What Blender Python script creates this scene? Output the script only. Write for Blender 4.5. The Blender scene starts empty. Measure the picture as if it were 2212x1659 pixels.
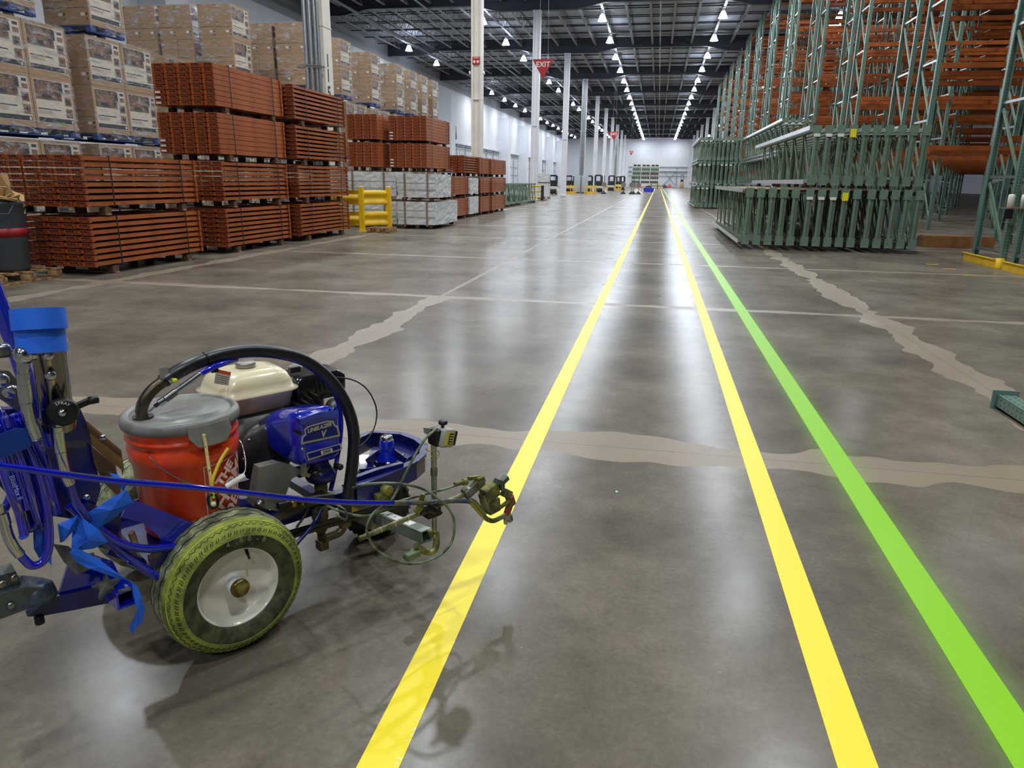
import bpy, math, random
from mathutils import Vector, Matrix
random.seed(7)
PI = math.pi
S = bpy.context.scene
COL = S.collection

# ------------------------------------------------------------------ camera
F_PX, CX, CY, CAM_H = 1555.0, 1106.0, 829.5, 1.36
def _axes():
    Y = Vector((1422-CX, 392.7-CY, F_PX)); dx, dy = Y.x, Y.y; Y.normalize()
    r = .0149; D = -F_PX*F_PX/(dy-r*dx)
    dn = Vector((-r*D, D, F_PX)).normalized(); Z = -dn
    return Y.cross(Z), Y, Z
AX, AY, AZ = _axes()
def cam2world(v): return Vector((AX.dot(v), AY.dot(v), AZ.dot(v)))
def build_camera():
    cd = bpy.data.cameras.new('camera'); co = bpy.data.objects.new('camera', cd)
    COL.objects.link(co)
    cd.sensor_width = 36; cd.sensor_fit = 'HORIZONTAL'; cd.lens = F_PX/2212*36
    cd.clip_start = .05; cd.clip_end = 600
    R = cam2world(Vector((1,0,0))); U = -cam2world(Vector((0,1,0))); B = -cam2world(Vector((0,0,1)))
    m = Matrix(((R.x,U.x,B.x,0),(R.y,U.y,B.y,0),(R.z,U.z,B.z,CAM_H),(0,0,0,1)))
    co.matrix_world = m
    S.camera = co
build_camera()
S.view_settings.view_transform = 'Standard'
S.view_settings.look = 'None'
S.view_settings.gamma = 1
S.view_settings.use_curve_mapping = False
S.view_settings.exposure = 0.3

w = bpy.data.worlds.new('world'); S.world = w; w.use_nodes = True
w.node_tree.nodes['Background'].inputs[0].default_value = (.80,.86,1,1)
w.node_tree.nodes['Background'].inputs[1].default_value = .08

LAMP_W = 275
LIGHT_Z = 11.9
LIGHT_SPOTS = []
for X in (-4.5, 3.5):
    for j in range(-8, 19): LIGHT_SPOTS.append((X, 54.4+8.15*j))
for j in range(-5, 18): LIGHT_SPOTS.append((-12.9, 54.4+8.15*j))
for j in (1,2,5,6,7,8,9,10,11,12,13,14,15,16,17): LIGHT_SPOTS.append((-21.8, 56.3+8.15*j))
for j in range(-4, 18, 2): LIGHT_SPOTS.append((11.1, 63.8+8.15*(j-1)))
lamp_data = bpy.data.lights.new('high_bay_lamp', 'AREA')
lamp_data.shape = 'DISK'; lamp_data.size = .5; lamp_data.energy = LAMP_W; lamp_data.color = (.93,.97,1)

# ------------------------------------------------------------------ helpers
def lin(c):
    def f(x):
        x /= 255.0
        return x/12.92 if x <= .04045 else ((x+.055)/1.055)**2.4
    return (f(c[0]), f(c[1]), f(c[2]), 1)
_m = {}
def mat(name, rgb=None, rough=.5, metal=0, emit=None, es=1, var=.0, vscale=8, bump=0, bscale=40, spec=.5, rgb2=None, coat=0, lo=.4, hi=.6):
    """procedural principled material; var darkens by noise, rgb2 mixes a second colour in noise patches"""
    if name in _m: return _m[name]
    m = bpy.data.materials.new(name); m.use_nodes = True; _m[name] = m
    nt = m.node_tree; b = nt.nodes['Principled BSDF']
    b.inputs['Roughness'].default_value = rough; b.inputs['Metallic'].default_value = metal
    b.inputs['Specular IOR Level'].default_value = spec
    b.inputs['Coat Weight'].default_value = coat
    c = lin(rgb); b.inputs['Base Color'].default_value = c
    m.diffuse_color = c
    if var or rgb2 or bump:
        tc = nt.nodes.new('ShaderNodeTexCoord')
    if var or rgb2:
        n = nt.nodes.new('ShaderNodeTexNoise'); n.inputs['Scale'].default_value = vscale; n.inputs['Detail'].default_value = 6
        nt.links.new(tc.outputs['Object'], n.inputs['Vector'])
        r = nt.nodes.new('ShaderNodeValToRGB'); nt.links.new(n.outputs['Fac'], r.inputs[0])
        r.color_ramp.elements[0].position = lo; r.color_ramp.elements[1].position = hi
        if rgb2: r.color_ramp.elements[0].color = lin(rgb2)
        else: r.color_ramp.elements[0].color = tuple(x*(1-var) for x in c[:3])+(1,)
        r.color_ramp.elements[1].color = c
        nt.links.new(r.outputs[0], b.inputs['Base Color'])
    if bump:
        n2 = nt.nodes.new('ShaderNodeTexNoise'); n2.inputs['Scale'].default_value = bscale; n2.inputs['Detail'].default_value = 4
        nt.links.new(tc.outputs['Object'], n2.inputs['Vector'])
        bp = nt.nodes.new('ShaderNodeBump'); bp.inputs['Strength'].default_value = bump; bp.inputs['Distance'].default_value = .02
        nt.links.new(n2.outputs['Fac'], bp.inputs['Height']); nt.links.new(bp.outputs[0], b.inputs['Normal'])
    if emit is not None:
        b.inputs['Emission Color'].default_value = lin(emit); b.inputs['Emission Strength'].default_value = es
    return m

class MB:
    """collects shapes, then becomes ONE mesh"""
    def __init__(s): s.v = []; s.f = []; s.mi = []; s.sm = []
    def add(s, vs, fs, mi=0, smooth=False):
        o = len(s.v); s.v += [tuple(v) for v in vs]
        for f in fs: s.f.append(tuple(i+o for i in f)); s.mi.append(mi); s.sm.append(smooth)
        return s
    def box(s, c, d, mi=0, M=None):
        x, y, z = d[0]/2, d[1]/2, d[2]/2
        vs = [Vector((a*x, b*y, e*z)) for a in (-1,1) for b in (-1,1) for e in (-1,1)]
        if M is not None: vs = [M @ v for v in vs]
        c = Vector(c); vs = [v+c for v in vs]
        return s.add(vs, [(0,1,3,2),(4,6,7,5),(0,4,5,1),(2,3,7,6),(0,2,6,4),(1,5,7,3)], mi)
    def bx(s, a, b, mi=0):
        return s.box([(a[i]+b[i])/2 for i in range(3)], [abs(b[i]-a[i]) for i in range(3)], mi)
    def bbox(s, c, d, bev, mi=0, M=None, seg=2):
        """box with rounded vertical and horizontal edges (superellipsoid-free: chamfer rings)"""
        x, y, z = d[0]/2, d[1]/2, d[2]/2; rings = []
        prof = []
        for i in range(seg+1):
            t = i/seg*PI/2; prof.append((-z+bev-bev*math.cos(t) if False else -z+bev*(1-math.sin(t)), bev*(1-math.cos(t)) if False else bev*(1-math.sin(PI/2-t)) ))
        low = [(-z+bev*(1-math.sin(i/seg*PI/2)), bev*(1-math.cos(i/seg*PI/2))) for i in range(seg+1)]
        # low: i=0 -> (-z+bev, 0 inset) ... i=seg -> (-z, bev inset)
        lv = [(zz, ins) for zz, ins in reversed(low)] + [(-zz, ins) for zz, ins in low]
        vs = []; n = 4*(seg+1)
        for zz, ins in lv:
            for q, (sx, sy) in enumerate(((1,1),(-1,1),(-1,-1),(1,-1))):
                for k in range(seg+1):
                    a = q*PI/2+k/seg*PI/2; rr = bev-ins*.999
                    px = sx*(x-bev)+rr*math.cos(a); py = sy*(y-bev)+rr*math.sin(a)
                    vs.append(Vector((px, py, zz)))
        fs = []
        L = len(lv)
        for i in range(L-1):
            for k in range(n): fs.append((i*n+k, i*n+(k+1)%n, (i+1)*n+(k+1)%n, (i+1)*n+k))
        fs.append(tuple(reversed(range(n)))); fs.append(tuple(range((L-1)*n, L*n)))
        if M is not None: vs = [M @ v for v in vs]
        c = Vector(c); vs = [v+c for v in vs]
        return s.add(vs, fs, mi, True)
    def cyl(s, a, b, r, r2=None, n=12, mi=0, smooth=True, cap=True):
        a, b = Vector(a), Vector(b); r2 = r if r2 is None else r2
        d = (b-a).normalized(); u = d.orthogonal().normalized(); v = d.cross(u)
        vs = []
        for p, rr in ((a, r), (b, r2)):
            for k in range(n):
                t = 2*PI*k/n; vs.append(p+u*(rr*math.cos(t))+v*(rr*math.sin(t)))
        s.add(vs, [(k, (k+1) % n, n+(k+1) % n, n+k) for k in range(n)], mi, smooth)
        if cap: s.add(vs, [tuple(reversed(range(n))), tuple(range(n, 2*n))], mi)
        return s
    def bar(s, a, b, w_, h_, mi=0, up=(0,0,1)):
        a, b = Vector(a), Vector(b); d = b-a; L = d.length; d.normalize()
        up = Vector(up); x = d.cross(up)
        if x.length < 1e-4: x = d.orthogonal()
        x.normalize(); z = x.cross(d)
        M = Matrix((x, d, z)).transposed()
        return s.box((a+b)/2, (w_, L, h_), mi, M)
    def tube(s, pts, r, n=10, mi=0, closed=False, cap=True, rf=None):
        P = [Vector(p) for p in pts]; m = len(P); vs = []; u = None
        for i in range(m):
            if closed: d = P[(i+1) % m]-P[i-1]
            else: d = P[min(i+1, m-1)]-P[max(i-1, 0)]
            d.normalize()
            if u is None: u = d.orthogonal().normalized()
            u = (u-d*u.dot(d)).normalized(); v = d.cross(u)
            rr = rf(i, m) if rf else r
            for k in range(n):
                t = 2*PI*k/n; vs.append(P[i]+u*(rr*math.cos(t))+v*(rr*math.sin(t)))
        fs = []
        for i in range(m if closed else m-1):
            j = (i+1) % m
            for k in range(n): fs.append((i*n+k, i*n+(k+1) % n, j*n+(k+1) % n, j*n+k))
        s.add(vs, fs, mi, True)
        if cap and not closed: s.add(vs, [tuple(reversed(range(n))), tuple(range((m-1)*n, m*n))], mi)
        return s
    def lathe(s, prof, n=32, mi=0, O=(0,0,0), A=(0,0,1), smooth=True, mis=None, capa=False, capb=False):
        """prof: list of (radius, height along axis A)"""
        O = Vector(O); A = Vector(A).normalized(); u = A.orthogonal().normalized()
        if abs(A.z) > .99: u = Vector((1,0,0))
        v = A.cross(u); vs = []
        for r, z in prof:
            for k in range(n):
                t = 2*PI*k/n; vs.append(O+A*z+u*(r*math.cos(t))+v*(r*math.sin(t)))
        m = len(prof)
        for i in range(m-1):
            s.add([], [], 0)
        o = len(s.v); s.v += [tuple(q) for q in vs]
        for i in range(m-1):
            for k in range(n):
                s.f.append((o+i*n+k, o+i*n+(k+1) % n, o+(i+1)*n+(k+1) % n, o+(i+1)*n+k)); s.mi.append(mis[i] if mis else mi); s.sm.append(smooth)
        if capa: s.f.append(tuple(reversed(range(o, o+n)))); s.mi.append(mis[0] if mis else mi); s.sm.append(False)
        if capb: s.f.append(tuple(range(o+(m-1)*n, o+m*n))); s.mi.append(mis[-1] if mis else mi); s.sm.append(False)
        return s
    def prism(s, poly, d, O=(0,0,0), U=(1,0,0), V=(0,0,1), mi=0):
        """polygon (u,v) extruded by d along U x V... thickness centred"""
        O, U, V = Vector(O), Vector(U).normalized(), Vector(V).normalized(); N = U.cross(V).normalized()
        n = len(poly)
        vs = [O+U*a+V*b-N*(d/2) for a, b in poly]+[O+U*a+V*b+N*(d/2) for a, b in poly]
        fs = [tuple(reversed(range(n))), tuple(range(n, 2*n))]+[(k, (k+1) % n, n+(k+1) % n, n+k) for k in range(n)]
        return s.add(vs, fs, mi)
    def mesh(s, name, mats):
        me = bpy.data.meshes.new(name); me.from_pydata(s.v, [], s.f)
        for m in (mats if isinstance(mats, (list, tuple)) else [mats]): me.materials.append(m)
        me.polygons.foreach_set('material_index', s.mi); me.polygons.foreach_set('use_smooth', s.sm)
        me.update(); return me
    def build(s, name, mats, parent=None, loc=(0,0,0), rot=None): return inst(s.mesh(name, mats), parent, loc, rot, name)

def inst(me, parent=None, loc=(0,0,0), rot=None, name=None):
    o = bpy.data.objects.new(name or me.name.split('.')[0], me); COL.objects.link(o)
    o.location = loc
    if rot: o.rotation_euler = rot
    if parent is not None: o.parent = parent
    return o
def tag(o, label, cat, group=None, kind=None):
    o['label'] = label; o['category'] = cat
    if group: o['group'] = group
    if kind: o['kind'] = kind
    return o
def thing(name, label, cat, loc=(0,0,0), rz=0, group=None):
    o = bpy.data.objects.new(name, None); COL.objects.link(o); o.location = loc; o.rotation_euler = (0,0,rz)
    o.empty_display_size = .2
    return tag(o, label, cat, group)
def struct(o): o['kind'] = 'structure'; return o
def copy_tree(o, parent=None):
    c = o.copy(); COL.objects.link(c)
    if parent is not None: c.parent = parent
    for ch in list(o.children): copy_tree(ch, c)
    return c
def text_mesh(txt, size, ext=.002, align='CENTER', name='lettering', shear=0, sx=1.0, bold=0):
    cu = bpy.data.curves.new(name, 'FONT'); cu.body = txt; cu.size = size; cu.extrude = ext
    cu.align_x = align; cu.align_y = 'CENTER'; cu.shear = shear; cu.resolution_u = 2; cu.offset = bold
    o = bpy.data.objects.new('tmp', cu); COL.objects.link(o)
    dg = bpy.context.evaluated_depsgraph_get(); dg.update()
    me = bpy.data.meshes.new_from_object(o.evaluated_get(dg)); me.name = name
    COL.objects.unlink(o); bpy.data.objects.remove(o)
    for v in me.vertices: v.co.x *= sx
    return me
def text_obj(txt, size, m, parent, loc, rot=None, M=None, name='lettering', **k):
    me = text_mesh(txt, size, name=name, **k); me.materials.clear(); me.materials.append(m)
    for p in me.polygons: p.material_index = 0
    o = inst(me, parent, loc, rot, name)
    if M is not None: o.matrix_local = M
    return o

# ------------------------------------------------------------------ shared materials
def concrete():
    m = bpy.data.materials.new('polished_concrete'); m.use_nodes = True; nt = m.node_tree; N = nt.nodes; L = nt.links
    b = N['Principled BSDF']
    tc = N.new('ShaderNodeTexCoord'); sp = N.new('ShaderNodeSeparateXYZ'); L.new(tc.outputs['Object'], sp.inputs[0])
    def noise(scale, detail=5, vec=None, rough=.55):
        n = N.new('ShaderNodeTexNoise'); n.inputs['Scale'].default_value = scale; n.inputs['Detail'].default_value = detail
        n.inputs['Roughness'].default_value = rough
        L.new(vec or tc.outputs['Object'], n.inputs['Vector']); return n.outputs['Fac']
    def math_(op, a, b_=None, c=None, clamp=False):
        n = N.new('ShaderNodeMath'); n.operation = op; n.use_clamp = clamp
        for i, x in enumerate((a, b_, c)):
            if x is None: continue
            if isinstance(x, (int, float)): n.inputs[i].default_value = x
            else: L.new(x, n.inputs[i])
        return n.outputs[0]
    def mix(fac, a, b_):
        n = N.new('ShaderNodeMix'); n.data_type = 'RGBA'
        L.new(fac, n.inputs['Factor']) if not isinstance(fac, (int, float)) else setattr(n.inputs['Factor'], 'default_value', fac)
        for i, x in (('A', a), ('B', b_)):
            s_ = [q for q in n.inputs if q.name == i and q.type == 'RGBA'][0]
            if isinstance(x, tuple): s_.default_value = x
            else: L.new(x, s_)
        return [q for q in n.outputs if q.type == 'RGBA'][0]
    X, Y = sp.outputs[0], sp.outputs[1]
    wob = noise(1.5, .6); wob2 = noise(5, 0)
    wv = math_('ADD', math_('MULTIPLY', math_('SUBTRACT', wob, .5), .34), math_('MULTIPLY', math_('SUBTRACT', wob2, .5), .12))
    smooth_w = wv
    def band(coord, c, w_, other=None, lo=None, hi=None, wob_k=1.0, soft=.012, off=0.0):
        d = math_('ABSOLUTE', math_('SUBTRACT', math_('ADD', coord, off), c))
        d = math_('ADD', d, math_('MULTIPLY', wv, wob_k))
        f = math_('DIVIDE', math_('SUBTRACT', w_, d), soft, clamp=True)
        if other is not None:
            f = math_('MULTIPLY', f, math_('GREATER_THAN', other, lo)); f = math_('MULTIPLY', f, math_('LESS_THAN', other, hi))
        return f
    bands = [band(Y, 3.63, .17), band(Y, 8.25, .085, wob_k=.45), band(Y, 12.72, .07, wob_k=.35), band(Y, 17.3, .06, wob_k=.3), band(Y, 21.9, .06, wob_k=.3), band(Y, 26.5, .06, wob_k=.3),
             band(X, -2.47, .12, Y, 3.7, 8.25), band(X, 2.36, .15, Y, 3.7, 17.3), band(X, -6.98, .13, wob_k=.8, soft=.02), band(X, -2.47, .035, Y, 8.25, 60, wob_k=.1),
             band(X, 2.36, .04, Y, 17.3, 60, wob_k=.1), band(X, 7.1, .1), band(Y, 31.1, .06, wob_k=.3), band(Y, 35.6, .06, wob_k=.3), band(Y, 40.2, .06, wob_k=.3)]
    f = bands[0]
    for q in bands[1:]: f = math_('MAXIMUM', f, q)
    f = math_('MULTIPLY', f, math_('ADD', math_('MULTIPLY', noise(3, 3), .5), .55, clamp=True))
    # saw cut joints
    j = None
    for coord, c in ((Y,3.63),(Y,8.25),(Y,12.72),(Y,17.3),(Y,21.9),(Y,26.5),(X,-2.47),(X,2.36),(X,-6.98),(X,7.1)):
        g = math_('LESS_THAN', math_('ABSOLUTE', math_('SUBTRACT', coord, c)), .0035)
        j = g if j is None else math_('MAXIMUM', j, g)
    n1 = noise(.8, 9, rough=.68); n2 = noise(7, 6, rough=.7); n3 = noise(60, 3)
    base = N.new('ShaderNodeValToRGB'); L.new(n1, base.inputs[0])
    base.color_ramp.elements[0].position = .36; base.color_ramp.elements[0].color = lin((88,81,70))
    base.color_ramp.elements[1].position = .64; base.color_ramp.elements[1].color = lin((128,119,105))
    e = base.color_ramp.elements.new(.5); e.color = lin((108,100,87))
    c = base.outputs[0]
    k = math_('ADD', math_('MULTIPLY', n2, .26), .87)
    k2 = math_('ADD', math_('MULTIPLY', n3, .5), .75)
    k = math_('MULTIPLY', k, k2)
    vm = N.new('ShaderNodeVectorMath'); vm.operation = 'SCALE'; L.new(c, vm.inputs[0]); L.new(k, vm.inputs['Scale'])
    c = vm.outputs[0]
    c = mix(f, c, lin((146,131,109)))
    c = mix(math_('MULTIPLY', j, .6), c, lin((70,62,54)))
    # scratches and specks
    vo = N.new('ShaderNodeTexVoronoi'); vo.inputs['Scale'].default_value = 5; L.new(tc.outputs['Object'], vo.inputs['Vector'])
    spk = math_('LESS_THAN', vo.outputs['Distance'], .012)
    c = mix(math_('MULTIPLY', spk, .6), c, lin((205,198,185)))
    # green glow around the green line, painted into the floor colour
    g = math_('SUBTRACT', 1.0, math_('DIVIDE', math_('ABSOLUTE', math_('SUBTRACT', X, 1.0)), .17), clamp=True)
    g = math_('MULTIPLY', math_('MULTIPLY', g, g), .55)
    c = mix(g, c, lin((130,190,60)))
    r = math_('ADD', math_('MULTIPLY', n2, .1), math_('ADD', math_('MULTIPLY', f, .14), .18))
    bp = N.new('ShaderNodeBump'); bp.inputs['Strength'].default_value = .03; bp.inputs['Distance'].default_value = .01
    L.new(noise(25, 2), bp.inputs['Height'])
    df = N.new('ShaderNodeBsdfDiffuse'); L.new(c, df.inputs['Color'])
    gl = N.new('ShaderNodeBsdfGlossy'); L.new(r, gl.inputs['Roughness']); L.new(bp.outputs[0], gl.inputs['Normal'])
    gl.inputs['Color'].default_value = (.95,.97,1,1)
    fr = N.new('ShaderNodeFresnel'); fr.inputs['IOR'].default_value = 1.45
    fac = math_('MINIMUM', math_('MULTIPLY', fr.outputs[0], .52), .23)
    ms = N.new('ShaderNodeMixShader'); L.new(fac, ms.inputs[0]); L.new(df.outputs[0], ms.inputs[1]); L.new(gl.outputs[0], ms.inputs[2])
    L.new(ms.outputs[0], N['Material Output'].inputs['Surface'])
    return m
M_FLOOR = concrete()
M_ORANGE = mat('orange_beam_paint', (166,86,38), .38, var=.25, vscale=3)
M_ORANGE_D = mat('orange_connector_paint', (150,70,32), .45, var=.3, vscale=5)
M_SLOT = mat('dark_slot', (26,10,8), .9)
M_GREEN = mat('green_rack_paint', (108,132,112), .4, var=.2, vscale=4, spec=.6)
M_GREEN_D = mat('green_frame_paint', (104,120,98), .5, var=.25, vscale=4)
M_GALV = mat('galvanised_steel', (190,194,196), .3, .85, var=.15, vscale=14)
M_WHITE = mat('white_column_paint', (222,222,226), .5, var=.06, vscale=1.5)
M_WALL = mat('white_wall_paint', (214,217,224), .7, var=.05, vscale=.6)
M_DECK = mat('roof_deck_paint', (190,194,204), .6)
M_GIRD = mat('girder_dark_paint', (50,53,64), .5)
M_JOIST = mat('joist_grey_paint', (140,142,146), .55)
M_BLACK = mat('black_plastic', (18,18,20), .4)
M_BLACKR = mat('black_rubber', (22,22,24), .6)
M_WOOD = mat('pale_wood', (176,140,96), .8, var=.35, vscale=10, rgb2=(110,80,50))
M_WOOD_D = mat('dark_wood', (96,72,50), .85, var=.3, vscale=10)
M_CARD = mat('cardboard', (168,138,102), .8, var=.1, vscale=5)
M_YEL = mat('safety_yellow', (236,190,20), .4, var=.12, vscale=5)
M_RED = mat('sign_red', (176,26,34), .5)
M_STK = mat('white_sticker', (226,222,214), .6)
M_BLUEP = mat('blue_pallet_paint', (22,66,140), .6, var=.35, vscale=7)
M_STRAP = mat('black_strap', (16,15,15), .5)
# ------------------------------------------------------------------ setting
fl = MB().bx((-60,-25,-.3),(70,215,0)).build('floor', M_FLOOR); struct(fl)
ZD = 13.35
def deck_material():
    m = bpy.data.materials.new('ribbed_roof_deck'); m.use_nodes = True; nt = m.node_tree; b = nt.nodes['Principled BSDF']
    tc = nt.nodes.new('ShaderNodeTexCoord'); wv = nt.nodes.new('ShaderNodeTexWave'); wv.bands_direction = 'Y'
    wv.inputs['Scale'].default_value = 1.05; nt.links.new(tc.outputs['Object'], wv.inputs[0])
    r = nt.nodes.new('ShaderNodeValToRGB'); nt.links.new(wv.outputs['Fac'], r.inputs[0])
    r.color_ramp.elements[0].position = .25; r.color_ramp.elements[1].position = .4
    r.color_ramp.elements[0].color = lin((128,133,146)); r.color_ramp.elements[1].color = lin((190,195,207))
    nt.links.new(r.outputs[0], b.inputs['Base Color']); b.inputs['Roughness'].default_value = .6
    bp = nt.nodes.new('ShaderNodeBump'); bp.inputs['Strength'].default_value = .8; bp.inputs['Distance'].default_value = .05
    nt.links.new(wv.outputs['Fac'], bp.inputs['Height']); nt.links.new(bp.outputs[0], b.inputs['Normal'])
    return m
ceil = MB().bx((-42,-25,ZD),(60,206,ZD+.1)).build('ceiling', deck_material()); struct(ceil)
wl = MB().bx((-42.3,-25,0),(-42,206,ZD)).build('wall_left_near', M_WALL) if False else None
GY = [18.2+16.6*k for k in range(-1, 12)]
BAYX = [-8.5+16.1*k for k in (-2,-1,0,1,2,3)]
# joists (parts of the ceiling)
def joist_mb(L):
    m = MB(); h0, h1 = 12.62, 13.28
    m.box((0,0,h0),(.16,L,.05)).box((0,0,h1),(.13,L,.05))
    n = int(L/.62); 
    for i in range(n):
        y0 = -L/2+L*i/n; y1 = -L/2+L*(i+1)/n
        a, b = (h0, h1) if i % 2 == 0 else (h1, h0)
        m.bar((0,y0,a),(0,y1,b),.03,.03)
    return m
jm = joist_mb(16.2).mesh('joist', M_JOIST)
cnt = 0; late = MB()
order = []
for k in range(0, 12):
    y0 = GY[k]
    for i in range(-11, 21):
        order.append((i, y0+8.3))
order.sort(key=lambda q: q[1])
for i, y in order:
    x = -8.5+1.61*i+.8
    if cnt < 288: inst(jm, ceil, (x, y, 0)); cnt += 1
    else:
        late.box((x,y,12.62),(.16,16.2,.05)).box((x,y,13.28),(.13,16.2,.05))
        for q in range(10): late.bar((x,y-8+1.6*q,12.62),(x,y-7.2+1.6*q,13.28),.03,.03).bar((x,y-7.2+1.6*q,13.28),(x,y-6.4+1.6*q,12.62),.03,.03)
o = late.build('joist_row', M_JOIST, ceil); o['kind'] = 'stuff'
# bridging lines across the joists
brm = MB().cyl((-26,0,12.68),(26,0,12.68),.035,n=6).cyl((-26,.25,13.2),(26,.25,13.2),.035,n=6).mesh('bridging', mat('bridging_black',(30,31,36),.6))
for k in range(1, 12):
    for q in range(5): inst(brm, ceil, (0, GY[k]+2.4+q*2.9, 0))
# girders with deeper ends at the columns
def girder_mb():
    m = MB(); xs = []
    top = 13.2
    poly = [(-26, top)]
    pts = []
    for cx in (-24.6,-8.5,7.6,23.7):
        pts += [(cx-4.4, 12.42),(cx-2.6, 12.05),(cx+2.6, 12.05),(cx+4.4, 12.42)]
    pts = [p for p in pts if -26 < p[0] < 30]
    low = [(-26,12.05)]+pts+[(30, 12.42)]
    for a, b in zip(low[:-1], low[1:]):
        m.prism([(a[0],a[1]),(b[0],b[1]),(b[0],top),(a[0],top)], .03, U=(1,0,0), V=(0,0,1))
        m.bar((a[0],0,a[1]),(b[0],0,b[1]),.34,.04)
    m.box((2,0,top),(56,.34,.04))
    m.box((2,-.05,12.6),(56,.06,.05))
    return m
gm = girder_mb().mesh('girder', M_GIRD)
for y in GY[1:]: inst(gm, ceil, (0,y,0))
# sprinkler mains and a white round duct
pm_ = MB().cyl((-21,18,12.2),(-21,204,12.2),.1,n=8).build('sprinkler_main', mat('pipe_grey',(110,112,116),.4,.3), ceil)
MB().cyl((-16,18,12.3),(-16,204,12.3),.06,n=8).build('sprinkler_main', mat('pipe_grey',(110,112,116)), ceil)
MB().cyl((-14.5,30,12.35),(-2,30,12.35),.2,n=14).build('air_duct', M_WHITE, ceil)
MB().cyl((-.6,20,12.5),(-.6,204,12.5),.05,n=8).build('sprinkler_main', mat('pipe_grey',(110,112,116)), ceil)

# walls
wb = MB().bx((-60,205,0),(70,205.3,ZD)).build('wall_back', M_WALL); struct(wb)
for z, r, c in ((5.15,.28,(150,153,160)),(4.3,.35,(206,208,214)),(3.9,.3,(140,143,150)),(2.9,.06,(120,120,126))):
    MB().box((4,204.85,z),(24,.2,r)).build('rail', mat('rail%d' % int(z*10), c, .5), wb)
for a, b in (((1.2,204.8,.4),(4.6,204.8,4.2)),((4.6,204.8,.4),(1.2,204.8,4.2)),((4.7,204.8,0),(4.7,204.8,5.2))): MB().bar(a,b,.1,.1).build('brace', mat('brace_grey',(130,132,138)), wb)
XW = -25.0
struct(MB().bx((60,-25,0),(60.3,205,ZD)).build('wall_right', M_WALL)); struct(MB().bx((-25,-25.3,0),(60,-25,ZD)).build('wall_near', M_WALL))
wl = MB().bx((XW-.3,-25,0),(XW,205,11.6)).build('wall_left', M_WALL); struct(wl)
MB().bx((XW-.35,-25,11.6),(XW,205,ZD)).build('wall_strip', mat('wall_grey',(150,152,158),.7), wl)
pil = MB().bx((XW,-.9,0),(XW+1.5,.9,10.6)).mesh('pilaster', M_WALL)
for k in (0,1,2,3,4,6,7,8,9,10): inst(pil, wl, (0, GY[k+1], 0))
# dock doors: opening frames, ribbed panels, head rail
can = MB().bx((XW,-7,5.5),(XW+.35,7,5.66)).mesh('dock_canopy', mat('canopy_light',(200,203,210),.6))
drm = MB()
M_DOOR = mat('dock_door_white',(244,246,250),.5); M_TRK = mat('door_track_grey',(150,156,166),.5)
for q in range(8):
    drm.bx((XW+.03,-1.7,.35*q*1.8+.02),(XW+.08,1.7,.35*(q+1)*1.8-.02))
dtr = MB()
for y in (-1.9,-1.2,-.4,.4,1.2,1.9): dtr.bx((XW+.08,y-.03,0),(XW+.14,y+.03,5.4))
for z in (2.1,3.4,4.9): dtr.bx((XW+.08,-1.8,z),(XW+.14,1.8,z+.08))
dtr.bx((XW,-2.0,5.3),(XW+.2,2.0,5.45))
dm, tm = drm.mesh('door_panel', M_DOOR), dtr.mesh('door_track', M_TRK)
n = 1
for k in range(0, 11):
    for dy in (3.7, 8.3, 12.9):
        y = GY[k+1]+dy
        if y > 200 or y < 55: continue
        e = bpy.data.objects.new('door_%d' % n, None); COL.objects.link(e); e.location = (0,y,0); e['kind'] = 'structure'; n += 1
        inst(dm, e); inst(tm, e)
        if dy == 8.3: inst(can, e)
# columns
def column_mb():
    m = MB(); w_ = .24
    m.box((-.19,0,6.02),(.1,.46,12.04)).box((.19,0,6.02),(.1,.46,12.04)).box((0,0,6.02),(.3,.34,12.04))
    m.box((0,0,.03),(.62,.62,.06)).box((0,0,11.98),(.56,.56,.1))
    m.box((0,0,4.9),(.5,.48,.03))
    return m
cm = column_mb().mesh('column_shaft', M_WHITE)
cream = mat('cream_column_paint', (222,216,204), .5, var=.12, vscale=1.2)
cmc = column_mb().mesh('column_shaft', cream)
cond = MB()
for i, (x, y, r) in enumerate(((-.3,-.1,.05),(-.19,-.31,.055),(-.06,-.3,.055),(.06,-.28,.045),(.15,-.3,.03))): cond.cyl((x,y,.1),(x,y,11.9),r,n=10)
condm = cond.mesh('conduit', M_GALV)
strut = MB().box((-.08,-.33,0),(.75,.04,.04)).box((-.08,-.37,.05),(.6,.03,.03)).mesh('conduit_strut', M_GALV)
ordinal = ['nearest','second','third','fourth','fifth','sixth','seventh','eighth','ninth','tenth','eleventh','twelfth']
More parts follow.
